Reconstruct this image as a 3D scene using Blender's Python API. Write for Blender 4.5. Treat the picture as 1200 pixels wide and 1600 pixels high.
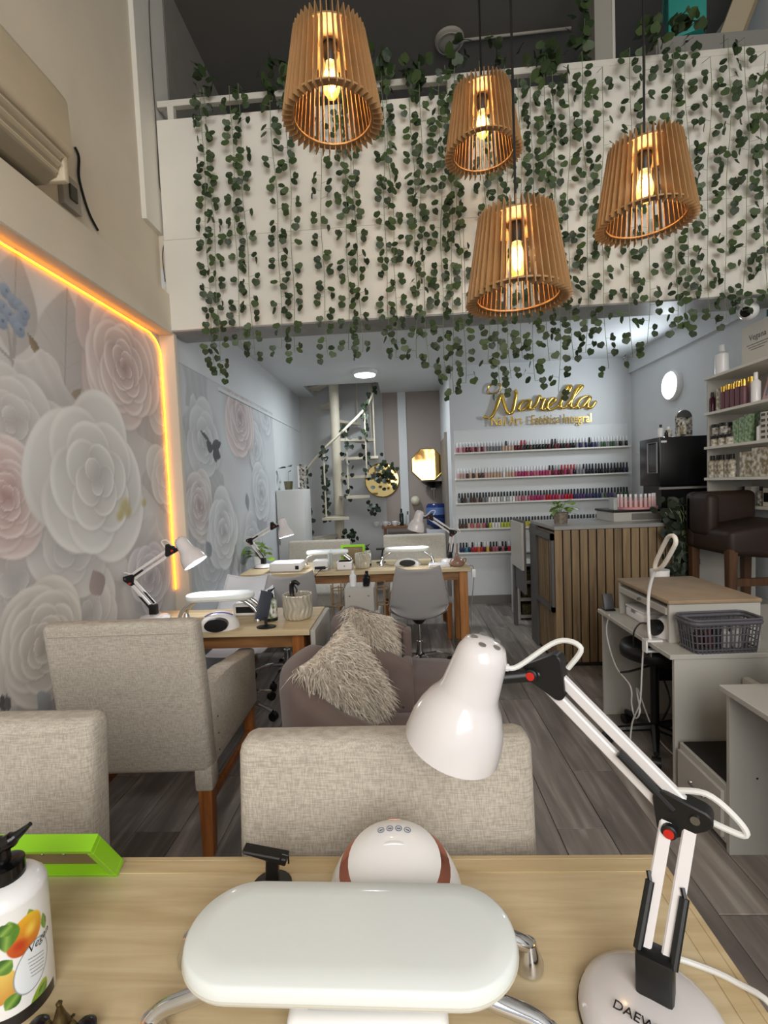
import bpy, bmesh, math, random
import numpy as np
from mathutils import Vector, Matrix, Euler

for o in list(bpy.data.objects):
    bpy.data.objects.remove(o)
S = bpy.context.scene
C = S.collection
R = math.radians
PI = math.pi
random.seed(7)

# ------------------------------------------------------------------ camera
HC = 1.45                       # eye height
FPX = 750.0                     # focal length in pixels of the 1200x1600 frame
fw = Vector((632 - 600, 758 - 800, FPX)).normalized()      # room axis (+Y) seen by the camera
dn = Vector((0.037, 1, 0)); dn = (dn - fw * dn.dot(fw)).normalized()
rt = dn.cross(fw)
def c2w(v):
    v = Vector(v); return Vector((rt.dot(v), fw.dot(v), -dn.dot(v)))
cd = bpy.data.cameras.new('camera'); cam = bpy.data.objects.new('camera', cd); C.objects.link(cam)
cd.sensor_fit = 'VERTICAL'; cd.sensor_height = 24.0; cd.lens = FPX / 1600 * 24.0
cd.clip_start = 0.02; cd.clip_end = 100
ax, ay, az = c2w((1, 0, 0)), c2w((0, -1, 0)), c2w((0, 0, -1))
cam.matrix_world = Matrix(((ax.x, ay.x, az.x, 0), (ax.y, ay.y, az.y, 0), (ax.z, ay.z, az.z, HC), (0, 0, 0, 1)))
S.camera = cam
EYE = Vector((0, 0, HC))
def ray(px, py): return c2w((px - 600, py - 800, FPX))
def atY(px, py, y): d = ray(px, py); return EYE + d * (y / d.y)
def atZ(px, py, z): d = ray(px, py); return EYE + d * ((z - HC) / d.z)
def atX(px, py, x): d = ray(px, py); return EYE + d * (x / d.x)

# ------------------------------------------------------------------ light
S.view_settings.view_transform = 'Standard'
S.view_settings.look = 'None'
S.view_settings.gamma = 1.0
S.view_settings.use_curve_mapping = False
S.view_settings.exposure = EXPOSURE = 0.08
w = bpy.data.worlds.new('world'); S.world = w; w.use_nodes = True
w.node_tree.nodes['Background'].inputs[0].default_value = (0.80, 0.90, 1.0, 1)
w.node_tree.nodes['Background'].inputs[1].default_value = 0.75
def lamp(name, kind, loc, energy, color, size=0.1, rot=None, sizey=None, parent=None):
    l = bpy.data.lights.new(name, kind); l.energy = energy; l.color = color
    if kind == 'AREA':
        l.shape = 'RECTANGLE' if sizey else 'DISK'; l.size = size
        if sizey: l.size_y = sizey
    else:
        l.shadow_soft_size = size
    o = bpy.data.objects.new(name, l); C.objects.link(o); o.location = loc
    if rot: o.rotation_euler = rot
    if parent: o.parent = parent
    return o
# daylight entering through the shop window behind the camera
lamp('window_daylight', 'AREA', (0.7, -2.9, 3.0), 165, (1.0, 0.965, 0.92), 2.9, (R(68), 0, R(16)), 3.2)

# ------------------------------------------------------------------ materials
def lin(h):
    h = h.lstrip('#'); c = [int(h[i:i + 2], 16) / 255 for i in (0, 2, 4)]
    return [x / 12.92 if x <= .04045 else ((x + .055) / 1.055) ** 2.4 for x in c] + [1]
MATS = {}
def mat(name, col, rough=.5, metal=0, var=0, vscale=8, bump=0, bscale=60, emit=0, ecol=None, trans=0, alpha=1, coat=0, spec=None, col2=None, stretch=None, sheen=0, ior=1.45, detail=4):
    """principled material; var mixes towards col2 (or a darker tone) by noise"""
    if name in MATS: return MATS[name]
    m = bpy.data.materials.new(name); m.use_nodes = True; nt = m.node_tree; p = nt.nodes['Principled BSDF']
    c = lin(col); p.inputs['Base Color'].default_value = c
    p.inputs['Roughness'].default_value = rough; p.inputs['Metallic'].default_value = metal
    p.inputs['IOR'].default_value = ior
    if spec is not None: p.inputs['Specular IOR Level'].default_value = spec
    if coat: p.inputs['Coat Weight'].default_value = coat; p.inputs['Coat Roughness'].default_value = .08
    if sheen: p.inputs['Sheen Weight'].default_value = sheen
    if trans: p.inputs['Transmission Weight'].default_value = trans
    if alpha < 1: p.inputs['Alpha'].default_value = alpha
    if emit:
        p.inputs['Emission Color'].default_value = lin(ecol or col); p.inputs['Emission Strength'].default_value = emit
    if var or bump:
        tc = nt.nodes.new('ShaderNodeTexCoord'); mp = nt.nodes.new('ShaderNodeMapping'); nt.links.new(tc.outputs['Object'], mp.inputs[0])
        if stretch: mp.inputs['Scale'].default_value = stretch
    if var:
        n = nt.nodes.new('ShaderNodeTexNoise'); n.inputs['Scale'].default_value = vscale; n.inputs['Detail'].default_value = detail
        nt.links.new(mp.outputs[0], n.inputs[0])
        rp = nt.nodes.new('ShaderNodeValToRGB'); rp.color_ramp.elements[0].position = .35; rp.color_ramp.elements[1].position = .65
        nt.links.new(n.outputs[0], rp.inputs[0])
        mx = nt.nodes.new('ShaderNodeMix'); mx.data_type = 'RGBA'
        d = lin(col2) if col2 else [c[0] * (1 - var), c[1] * (1 - var), c[2] * (1 - var), 1]
        rp.color_ramp.elements[0].color = c; rp.color_ramp.elements[1].color = d
        nt.links.new(rp.outputs[0], p.inputs['Base Color']); nt.nodes.remove(mx)
    if bump:
        n2 = nt.nodes.new('ShaderNodeTexNoise'); n2.inputs['Scale'].default_value = bscale; n2.inputs['Detail'].default_value = 2
        nt.links.new(mp.outputs[0], n2.inputs[0])
        b = nt.nodes.new('ShaderNodeBump'); b.inputs['Strength'].default_value = bump; b.inputs['Distance'].default_value = .01
        nt.links.new(n2.outputs[0], b.inputs['Height']); nt.links.new(b.outputs[0], p.inputs['Normal'])
    MATS[name] = m
    return m
def wood(name, a, b, rough=.5, stretch=(1, 14, 14), scale=2.2, rnd=False, dark=None):
    """streaky grain along the axis with the small stretch value"""
    if name in MATS: return MATS[name]
    m = bpy.data.materials.new(name); m.use_nodes = True; nt = m.node_tree; p = nt.nodes['Principled BSDF']
    tc = nt.nodes.new('ShaderNodeTexCoord'); mp = nt.nodes.new('ShaderNodeMapping'); mp.inputs['Scale'].default_value = stretch
    nt.links.new(tc.outputs['Object'], mp.inputs[0])
    if rnd:
        oi = nt.nodes.new('ShaderNodeObjectInfo'); mu = nt.nodes.new('ShaderNodeMath'); mu.operation = 'MULTIPLY'; mu.inputs[1].default_value = 37
        nt.links.new(oi.outputs['Random'], mu.inputs[0]); nt.links.new(mu.outputs[0], mp.inputs['Location'])
    n = nt.nodes.new('ShaderNodeTexNoise'); n.inputs['Scale'].default_value = scale; n.inputs['Detail'].default_value = 6; n.inputs['Distortion'].default_value = .6
    nt.links.new(mp.outputs[0], n.inputs[0])
    rp = nt.nodes.new('ShaderNodeValToRGB'); e = rp.color_ramp.elements
    e[0].position = .32; e[0].color = lin(a); e[1].position = .68; e[1].color = lin(b)
    if dark:
        x = e.new(.5); x.color = lin(dark); x.position = .47
    nt.links.new(n.outputs[0], rp.inputs[0])
    out = rp.outputs[0]
    if rnd:
        hs = nt.nodes.new('ShaderNodeHueSaturation'); ma = nt.nodes.new('ShaderNodeMapRange')
        ma.inputs['To Min'].default_value = .72; ma.inputs['To Max'].default_value = 1.2
        nt.links.new(oi.outputs['Random'], ma.inputs['Value']); nt.links.new(ma.outputs[0], hs.inputs['Value']); nt.links.new(out, hs.inputs['Color']); out = hs.outputs[0]
    nt.links.new(out, p.inputs['Base Color'])
    b_ = nt.nodes.new('ShaderNodeBump'); b_.inputs['Strength'].default_value = .15; b_.inputs['Distance'].default_value = .004
    nt.links.new(n.outputs[0], b_.inputs['Height']); nt.links.new(b_.outputs[0], p.inputs['Normal'])
    p.inputs['Roughness'].default_value = rough
    MATS[name] = m
    return m
def vcol_mat(name, rough=.6, coat=0):
    if name in MATS: return MATS[name]
    m = bpy.data.materials.new(name); m.use_nodes = True; nt = m.node_tree; p = nt.nodes['Principled BSDF']
    a = nt.nodes.new('ShaderNodeVertexColor'); a.layer_name = 'print'; nt.links.new(a.outputs[0], p.inputs['Base Color'])
    p.inputs['Roughness'].default_value = rough
    if coat: p.inputs['Coat Weight'].default_value = coat
    MATS[name] = m
    return m
def linen(name, a, b):
    """woven upholstery: two crossed thread waves with slubs"""
    if name in MATS: return MATS[name]
    m = bpy.data.materials.new(name); m.use_nodes = True; nt = m.node_tree; p = nt.nodes['Principled BSDF']
    tc = nt.nodes.new('ShaderNodeTexCoord')
    outs = []
    for sc in ((40, 40, 420), (420, 420, 40)):
        mp = nt.nodes.new('ShaderNodeMapping'); mp.inputs['Scale'].default_value = sc; nt.links.new(tc.outputs['Object'], mp.inputs[0])
        n = nt.nodes.new('ShaderNodeTexNoise'); n.inputs['Scale'].default_value = 1.0; n.inputs['Detail'].default_value = 2; nt.links.new(mp.outputs[0], n.inputs[0]); outs.append(n)
    ad = nt.nodes.new('ShaderNodeMath'); ad.operation = 'ADD'; nt.links.new(outs[0].outputs[0], ad.inputs[0]); nt.links.new(outs[1].outputs[0], ad.inputs[1])
    rp = nt.nodes.new('ShaderNodeValToRGB'); e = rp.color_ramp.elements; e[0].position = .75 / 2 + .02; e[1].position = .62; e[0].color = lin(b); e[1].color = lin(a)
    hv = nt.nodes.new('ShaderNodeMath'); hv.operation = 'MULTIPLY'; hv.inputs[1].default_value = .5; nt.links.new(ad.outputs[0], hv.inputs[0])
    nt.links.new(hv.outputs[0], rp.inputs[0]); nt.links.new(rp.outputs[0], p.inputs['Base Color'])
    bp = nt.nodes.new('ShaderNodeBump'); bp.inputs['Strength'].default_value = .25; bp.inputs['Distance'].default_value = .002
    nt.links.new(hv.outputs[0], bp.inputs['Height']); nt.links.new(bp.outputs[0], p.inputs['Normal'])
    p.inputs['Roughness'].default_value = .9
    MATS[name] = m
    return m

WHITE = mat('white_paint', '#e4e0d6', .6, var=.06, vscale=2.2)
CREAM = mat('cream_wall_paint', '#d9cfbd', .7, var=.09, vscale=1.3, bump=.05, bscale=30)
COOLW = mat('cool_white_paint', '#d9dcde', .65, var=.04, vscale=2)
GREYC = mat('grey_ceiling_paint', '#6e6a64', .85, var=.08, vscale=1.5)
MAUVE = mat('mauve_wall_paint', '#a39790', .8, var=.05, vscale=2)
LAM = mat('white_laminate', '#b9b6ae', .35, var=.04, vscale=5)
GLAM = mat('grey_laminate', '#8f8c87', .45, var=.06, vscale=4)
PLAST = mat('white_plastic', '#ecebea', .28, coat=.3)
GLOSSW = mat('gloss_white_enamel', '#ded9d8', .22, coat=.6)
BLACKP = mat('black_plastic', '#141414', .38)
BLACKG = mat('black_gloss', '#08080a', .18)
CHROME = mat('chrome', '#d8d8da', .12, metal=1)
STEEL = mat('dull_steel', '#8d8d8d', .35, metal=1)
GOLD = mat('gold_metal', '#d9b458', .22, metal=1)
RED = mat('red_knob', '#c3261c', .35)
LINEN = linen('beige_linen', '#c9c0b2', '#a69d90')
CREAMF = linen('cream_linen', '#d3cec2', '#b9b3a6')
OAKT = wood('pale_oak_top', '#d5c39e', '#bba47d', .42, (1.2, 16, 16), 2.4)
OAKE = wood('pale_oak_edge', '#d0bb93', '#b59d74', .5, (1.2, 16, 16), 2.4)
HONEY = wood('honey_wood', '#a8682f', '#80481d', .45, (14, 14, 1.2), 2.4)
APRON = wood('amber_wood', '#94683a', '#6c4622', .5, (1.2, 14, 14), 2.4)
LEAFM = [mat('ivy_leaf_a', '#37492a', .5, var=.3, vscale=40), mat('ivy_leaf_b', '#2a3a22', .5, var=.3, vscale=40), mat('ivy_leaf_c', '#475a32', .5, var=.3, vscale=40)]
STEMM = mat('ivy_stem', '#6f7f5a', .6)
GREEN = mat('lime_acrylic', '#8fce22', .35)
GLASS = mat('clear_glass', '#f2f5f4', .04, trans=1, ior=1.4)
BRASSJ = mat('silver_ribbed_glass', '#b9b19c', .25, metal=.6)
WCABLE = mat('white_cable', '#dddcd8', .45)
LIT = mat('lit_diffuser', '#ffffff', .5, emit=9, ecol='#f2f8ff')
VELVET = mat('mauve_velvet', '#76655f', .85, var=.18, vscale=7, sheen=.15)
SHELLG = mat('grey_shell_plastic', '#a9a6a5', .4)

# ------------------------------------------------------------------ geometry helpers
def B(): return bmesh.new()
def box(bm, x0, x1, y0, y1, z0, z1, r=0, seg=2, M=None):
    m = Matrix.Translation(((x0 + x1) / 2, (y0 + y1) / 2, (z0 + z1) / 2)) @ Matrix.Diagonal((abs(x1 - x0), abs(y1 - y0), abs(z1 - z0), 1))
    if M: m = M @ m
    v = bmesh.ops.create_cube(bm, size=1, matrix=m)['verts']
    if r:
        e = list({e for x in v for e in x.link_edges})
        bmesh.ops.bevel(bm, geom=e, offset=r, segments=seg, affect='EDGES', profile=.5, clamp_overlap=True)
    return bm
def hexa(bm, p, r=0, seg=3):
    """8 corners: bottom ring 0-3 (ccw), top ring 4-7"""
    v = [bm.verts.new(q) for q in p]
    fs = [(3, 2, 1, 0), (4, 5, 6, 7), (0, 1, 5, 4), (1, 2, 6, 5), (2, 3, 7, 6), (3, 0, 4, 7)]
    for f in fs: bm.faces.new([v[i] for i in f])
    if r:
        e = list({e for x in v for e in x.link_edges})
        bmesh.ops.bevel(bm, geom=e, offset=r, segments=seg, affect='EDGES', profile=.5, clamp_overlap=True)
    return bm
def frame_at(d):
    d = d.normalized(); u = Vector((0, 0, 1)) if abs(d.z) < .9 else Vector((1, 0, 0))
    s = d.cross(u).normalized(); return s, s.cross(d).normalized()
def spline(pts, n=6, closed=False):
    P = [Vector(p) for p in pts]; out = []
    L = len(P); rng = range(L if closed else L - 1)
    for i in rng:
        p0 = P[(i - 1) % L] if closed or i > 0 else P[0]
        p1 = P[i]; p2 = P[(i + 1) % L]; p3 = P[(i + 2) % L] if closed or i + 2 < L else P[-1]
        for k in range(n):
            t = k / n
            out.append(.5 * ((2 * p1) + (p2 - p0) * t + (2 * p0 - 5 * p1 + 4 * p2 - p3) * t * t + (3 * p1 - p0 - 3 * p2 + p3) * t ** 3))
    if not closed: out.append(P[-1])
    return out
def tube(bm, pts, r, seg=8, cap=True, closed=False, flat=None):
    """round tube along points; flat=(axis vector, factor) squashes the section along an axis"""
    P = [Vector(p) for p in pts]; n = len(P); rings = []; s = None
    for i in range(n):
        a = P[(i - 1) % n] if closed or i > 0 else P[i]; b = P[(i + 1) % n] if closed or i < n - 1 else P[i]
        d = (b - a)
        if d.length < 1e-9: d = Vector((0, 0, 1))
        d.normalize()
        if s is None: s, u = frame_at(d)
        else:
            s = (s - d * s.dot(d))
            s = s.normalized() if s.length > 1e-6 else frame_at(d)[0]
            u = s.cross(d).normalized()
        rr = r[i] if isinstance(r, (list, tuple)) else r
        ring = []
        for k in range(seg):
            a_ = 2 * PI * k / seg; o = (s * math.cos(a_) + u * math.sin(a_)) * rr
            if flat: o = o - flat[0] * (o.dot(flat[0]) * (1 - flat[1]))
            ring.append(bm.verts.new(P[i] + o))
        rings.append(ring)
    for i in range(n if closed else n - 1):
        A, Bq = rings[i], rings[(i + 1) % n]
        for k in range(seg):
            bm.faces.new((A[k], A[(k + 1) % seg], Bq[(k + 1) % seg], Bq[k]))
    if cap and not closed:
        bm.faces.new(rings[0][::-1]); bm.faces.new(rings[-1])
    return bm
def cyl(bm, p0, p1, r0, r1=None, seg=16): return tube(bm, [p0, p1], [r0, r0 if r1 is None else r1], seg)
def lathe(bm, prof, seg=24, M=None, cap0=True, cap1=True):
    rings = []
    for r, z in prof:
        if r < 1e-6: v = bm.verts.new((0, 0, z)); rings.append([v])
        else: rings.append([bm.verts.new((r * math.cos(2 * PI * k / seg), r * math.sin(2 * PI * k / seg), z)) for k in range(seg)])
    for A, D in zip(rings, rings[1:]):
        for k in range(seg):
            k2 = (k + 1) % seg
            if len(A) == 1 and len(D) == 1: continue
            if len(A) == 1: bm.faces.new((A[0], D[k2], D[k]))
            elif len(D) == 1: bm.faces.new((A[k], A[k2], D[0]))
            else: bm.faces.new((A[k], A[k2], D[k2], D[k]))
    if cap0 and len(rings[0]) > 1: bm.faces.new(rings[0][::-1])
    if cap1 and len(rings[-1]) > 1: bm.faces.new(rings[-1])
    if M:
        vs = [v for r_ in rings for v in r_]; bmesh.ops.transform(bm, matrix=M, verts=vs)
    return bm
def axisM(p, d, roll=0):
    """matrix whose local z runs along d, origin at p"""
    q = Vector(d).normalized().to_track_quat('Z', 'Y'); return Matrix.Translation(p) @ q.to_matrix().to_4x4() @ Matrix.Rotation(roll, 4, 'Z')
def prism(bm, poly, d0, d1, M=None, r=0, seg=2):
    """poly in local xy extruded along local z from d0 to d1"""
    a = [bm.verts.new((x, y, d0)) for x, y in poly]; b = [bm.verts.new((x, y, d1)) for x, y in poly]; n = len(poly)
    area = sum(poly[i][0] * poly[(i + 1) % n][1] - poly[(i + 1) % n][0] * poly[i][1] for i in range(n))
    if area < 0: a.reverse(); b.reverse()
    bm.faces.new(a[::-1]); bm.faces.new(b)
    for i in range(n): bm.faces.new((a[i], a[(i + 1) % n], b[(i + 1) % n], b[i]))
    if r:
        e = list({e for x in a + b for e in x.link_edges})
        res = bmesh.ops.bevel(bm, geom=e, offset=r, segments=seg, affect='EDGES', profile=.5, clamp_overlap=True)
        vs = list({v for f in bm.faces for v in f.verts}) if M else []
        if M: bmesh.ops.transform(bm, matrix=M, verts=vs)
        return bm
    if M: bmesh.ops.transform(bm, matrix=M, verts=a + b)
    return bm
def grid(bm, fn, nu, nv, cu=False):
    V = [[bm.verts.new(fn(i / (nu if cu else nu - 1), j / (nv - 1))) for j in range(nv)] for i in range(nu)]
    for i in range(nu if cu else nu - 1):
        for j in range(nv - 1):
            i2 = (i + 1) % nu
            bm.faces.new((V[i][j], V[i2][j], V[i2][j + 1], V[i][j + 1]))
    return V
YZX = Matrix(((0, 0, 1, 0), (1, 0, 0, 0), (0, 1, 0, 0), (0, 0, 0, 1)))   # local (x,y,z) -> world (z,x,y): polygon in the YZ plane, extruded along X
XZY = Matrix(((1, 0, 0, 0), (0, 0, -1, 0), (0, 1, 0, 0), (0, 0, 0, 1)))  # polygon in the XZ plane, extruded along -Y
def meshof(name, bm, m, smooth=True, ang=35):
    bmesh.ops.recalc_face_normals(bm, faces=bm.faces)
    me = bpy.data.meshes.new(name); bm.to_mesh(me); bm.free()
    if smooth:
        me.polygons.foreach_set('use_smooth', [True] * len(me.polygons)); me.set_sharp_from_angle(angle=R(ang))
    for x in (m if isinstance(m, (list, tuple)) else [m]): me.materials.append(x)
    return me
def obj(name, bm, m, parent=None, smooth=True, ang=35, loc=None, label=None):
    me = bm if isinstance(bm, bpy.types.Mesh) else meshof(name, bm, m, smooth, ang)
    o = bpy.data.objects.new(name, me); C.objects.link(o)
    if parent: o.parent = parent
    if loc is not None: o.location = loc
    if label: o['label'] = label
    return o
def tag(o, label, cat, group=None):
    o['label'] = label; o['category'] = cat
    if group: o['group'] = group
    return o
def thing(name, label, cat, loc=(0, 0, 0), rotz=0, group=None):
    o = bpy.data.objects.new(name, None); C.objects.link(o); o.empty_display_size = .05
    o.location = loc; o.rotation_euler = (0, 0, rotz)
    return tag(o, label, cat, group)
def struct(name, bm, m, parent=None, smooth=False):
    o = obj(name, bm, m, parent, smooth)
    if not parent: o['kind'] = 'structure'
    return o
def solid(o, t, off=-1):
    s = o.modifiers.new('thickness', 'SOLIDIFY'); s.thickness = t; s.offset = off; return o
def textmesh(txt, size, extrude, align='CENTER', shear=0, bevel=0):
    c = bpy.data.curves.new('lettering', 'FONT'); c.body = txt; c.size = size; c.extrude = extrude; c.align_x = align; c.shear = shear; c.resolution_u = 3; c.bevel_depth = bevel
    t = bpy.data.objects.new('tmp', c); C.objects.link(t); bpy.context.view_layer.update()
    me = bpy.data.meshes.new_from_object(t.evaluated_get(bpy.context.evaluated_depsgraph_get()))
    bpy.data.objects.remove(t); bpy.data.curves.remove(c)
    return me
def text(name, txt, size, extrude, m, parent, M, align='CENTER', shear=0):
    me = textmesh(txt, size, extrude, align, shear); me.materials.clear(); me.materials.append(m); me.transform(M)
    o = bpy.data.objects.new(name, me); C.objects.link(o); o.parent = parent
    return o
ORD = ['first', 'second', 'third', 'fourth', 'fifth', 'sixth', 'seventh', 'eighth', 'ninth', 'tenth']
def ordn(i):
    n = i + 1
    if n <= 10: return ORD[i]
    return '%d%s' % (n, 'th' if 10 < n % 100 < 14 else {1: 'st', 2: 'nd', 3: 'rd'}.get(n % 10, 'th'))

# ------------------------------------------------------------------ printed pictures (vertex colours on a fine grid)
def hx(h): h = h.lstrip('#'); return np.array([int(h[i:i + 2], 16) / 255 for i in (0, 2, 4)])
class Canvas:
    def __init__(s, u0, u1, v0, v1, step, bg):
        s.nu = int(round((u1 - u0) / step)) + 1; s.nv = int(round((v1 - v0) / step)) + 1
        s.u = np.linspace(u0, u1, s.nu); s.v = np.linspace(v0, v1, s.nv); s.c = np.zeros((s.nv, s.nu, 3)) + hx(bg)
    def win(s, cu, cv, r):
        i0, i1 = np.searchsorted(s.u, [cu - r, cu + r]); j0, j1 = np.searchsorted(s.v, [cv - r, cv + r])
        return slice(j0, j1), slice(i0, i1)
    def loc(s, cu, cv, rot, r):
        w_ = s.win(cu, cv, r); U, V = np.meshgrid(s.u[w_[1]] - cu, s.v[w_[0]] - cv)
        c_, s_ = math.cos(rot), math.sin(rot)
        return w_, U * c_ + V * s_, -U * s_ + V * c_
    def put(s, w_, a, col): s.c[w_] = s.c[w_] * (1 - a[..., None]) + col * a[..., None]
    def ell(s, cu, cv, ru, rv, rot, c1, c0=None, soft=.12, alpha=1, pw=1.0):
        """ellipse; c0 tone at the local -v end, c1 at the +v end"""
        w_, x, y = s.loc(cu, cv, rot, max(ru, rv) * 1.2)
        if x.size == 0: return
        d = np.sqrt((x / ru) ** 2 + (y / rv) ** 2); a = np.clip((1 - d) / soft, 0, 1) * alpha
        t = np.clip(y / rv * .5 + .5, 0, 1) ** pw
        c1 = hx(c1); c0 = c1 if c0 is None else hx(c0)
        s.put(w_, a, c0 + (c1 - c0) * t[..., None])
    def petal(s, cu, cv, L, W, rot, cout, cin, rim=None, wob=0, ph=0):
        """petal based at (cu,cv), pointing along rot, rounded outer end with a paler rim"""
        w_, x, y = s.loc(cu, cv, rot - PI / 2, L * 1.15 + W)
        if x.size == 0: return
        t = y / L; hw = W * np.sqrt(np.clip(1 - (1.55 * (t - .42)) ** 2, 0, 1)) * (1 + wob * np.sin(9 * t + ph))
        top = 1 + .06 * wob * 4 * np.sin(x / W * 5 + ph)
        e = np.minimum(1 - np.abs(x) / np.maximum(hw, 1e-4), (top - t) * 3); e = np.where((t < 0) | (hw < 1e-4), -1, e)
        a = np.clip(e / .06, 0, 1); tt = np.clip(t, 0, 1) ** 1.3
        col = hx(cin) + (hx(cout) - hx(cin)) * tt[..., None]
        col = col * (1 - .05 * np.abs(np.sin(x / W * 7 + ph + 3 * t)))[..., None]
        if rim: col = col + (hx(rim) - col) * (np.clip(1 - e / .16, 0, 1) * .8 * tt)[..., None]
        s.put(w_, a, col)
    def leaf(s, u0, v0, u1, v1, W, c1, c0, vein=None, bend=0):
        L = math.hypot(u1 - u0, v1 - v0); rot = math.atan2(v1 - v0, u1 - u0)
        w_, x, y = s.loc((u0 + u1) / 2, (v0 + v1) / 2, rot, L * .62 + W)
        if x.size == 0: return
        t = x / L + .5; yy = y - bend * np.sin(PI * np.clip(t, 0, 1)); hw = W * np.sin(PI * np.clip(t, 0, 1) ** .85)
        a = np.clip((hw - np.abs(yy)) / (.08 * W), 0, 1)
        col = hx(c0) + (hx(c1) - hx(c0)) * np.clip(yy / W * .5 + .5, 0, 1)[..., None]
        if vein:
            k = np.maximum(np.clip(1 - np.abs(yy) / .006, 0, 1), .35 * np.clip(1 - np.abs(np.sin(18 * (t - np.abs(yy) / L * .8))) / .12, 0, 1))
            col = col + (hx(vein) - col) * k[..., None]
        s.put(w_, a, col)
    def line(s, pts, wd, col):
        for (a, b), (c, d) in zip(pts, pts[1:]):
            L = math.hypot(c - a, d - b); rot = math.atan2(d - b, c - a)
            w_, x, y = s.loc((a + c) / 2, (b + d) / 2, rot, L * .6 + wd * 2)
            if x.size: s.put(w_, np.clip((wd - np.abs(y)) / (wd * .4), 0, 1) * (np.abs(x) < L / 2 + wd * .3), hx(col))
    def flower(s, cu, cv, rad, cout, cin, core, rim, seed=0, rings=6, tilt=0, asp=1):
        rn = random.Random(seed)
        N = rings * 5; ph = rn.random() * 6
        hxs = lambda c: '#%02x%02x%02x' % tuple(int(255 * z) for z in np.clip(c, 0, 1))
        s.ell(cu, cv - rad * .05, rad * 1.12, rad * 1.12, 0, hxs(hx(cin) * .82), soft=.35, alpha=.45)
        for k in range(N):
            f = (1 - k / N) ** .85; an = ph + k * 2.39996 + rn.uniform(-.25, .25); r_ = rad * (.10 + .90 * f)
            d = r_ * .50; w_, l_ = r_ * rn.uniform(.50, .68), r_ * rn.uniform(.46, .56); rot = an - PI / 2 + rn.uniform(-.35, .35)
            pu, pv = cu + math.cos(an) * d, cv + math.sin(an) * d * asp
            lo = hx(cin) * (.55 + .45 * f) + hx(core) * (.45 - .45 * f); up = hx(cout) * (.8 + .2 * f) + hx(core) * (.2 - .2 * f)
            s.ell(pu + rad * .012, pv - rad * .022, w_ * 1.05, l_ * 1.06, rot, hxs(lo * .76), soft=.2, alpha=.34)
            s.ell(pu, pv, w_, l_, rot, hxs(hx(rim)), hxs(lo), soft=.05, pw=1.2)
            s.ell(pu - math.cos(an) * l_ * .06, pv - math.sin(an) * l_ * .06, w_ * .93, l_ * .93, rot, hxs(up), hxs(lo * .93), soft=.10, pw=1.5)
            for q in range(2):
                o_ = rn.uniform(-.5, .5); s.ell(pu - math.sin(an) * w_ * o_, pv + math.cos(an) * w_ * o_, w_ * .035, l_ * .55, rot + o_ * .5, hxs(lo), soft=.9, alpha=.35)
    def noise(s, amp, sc, seed=1):
        rn = np.random.RandomState(seed); U, V = np.meshgrid(s.u, s.v); n = 0
        for k in range(6):
            a, b, c_ = rn.uniform(-1, 1, 3); n = n + np.sin(sc * (a * U + b * V) * (1 + .5 * k) + 6 * c_)
        s.c += (amp * n / 6)[..., None]
    def mesh(s, name, fn, m):
        U, V = np.meshgrid(s.u, s.v); co = fn(U.ravel(), V.ravel()).astype(np.float32)
        nu, nv = s.nu, s.nv; idx = np.arange(nu * nv).reshape(nv, nu)
        f = np.stack([idx[:-1, :-1], idx[:-1, 1:], idx[1:, 1:], idx[1:, :-1]], -1).reshape(-1, 4)
        me = bpy.data.meshes.new(name); me.vertices.add(nu * nv); me.vertices.foreach_set('co', co.ravel())
        me.loops.add(f.size); me.loops.foreach_set('vertex_index', f.ravel().astype(np.int32))
        me.polygons.add(len(f)); me.polygons.foreach_set('loop_start', np.arange(0, f.size, 4, dtype=np.int32)); me.polygons.foreach_set('loop_total', np.full(len(f), 4, dtype=np.int32))
        me.update(calc_edges=True); me.validate()
        ca = me.color_attributes.new('print', 'FLOAT_COLOR', 'POINT')
        c = np.clip(s.c.reshape(-1, 3), 0, 1); c = np.where(c <= .04045, c / 12.92, ((c + .055) / 1.055) ** 2.4)
        ca.data.foreach_set('color', np.concatenate([c, np.ones((len(c), 1))], 1).astype(np.float32).ravel())
        me.polygons.foreach_set('use_smooth', [True] * len(f)); me.materials.append(m)
        return me
# ================================================================== THE SETTING
XL, XLM, XL2, XR = -1.50, -1.60, -1.53, 2.65      # beam face, recessed mural, rear mural wall, right wall
YB, YN, YF = 7.2, 5.72, -3.2                      # back wall, polish wall, front
ZC, ZT = 2.82, 5.0                                # ceiling under the mezzanine, high ceiling
# floor of wood-look tiles
fl = struct('floor', box(B(), -1.8, XR + .2, YF, YB + .1, -.12, -.006), mat('grout', '#4a4744', .9))
TILE = wood('grey_wood_tile', '#a8a099', '#736c67', .40, (9, .9, 9), 2.0, rnd=True, dark='#8b837c')
tiles = {}
def tile_mesh(L):
    k = round(L, 3)
    if k not in tiles: tiles[k] = meshof('plank', box(B(), -.0985, .0985, 0, L - .004, -.01, 0, .0015, 1), TILE, False)
    return tiles[k]
rn = random.Random(3)
for i in range(22):
    x = -1.62 + .2 * i + .1; y = [0.0, -.8, -.4][i % 3] - .05
    while y < YB:
        y0, y1 = max(y, -.3), min(y + 1.2, YB)
        if y1 - y0 > .05 and x < XR:
            o = obj('plank', tile_mesh(y1 - y0), None, fl, loc=(x, y0, rn.uniform(-.0008, .0008)))
        y += 1.2
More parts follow.
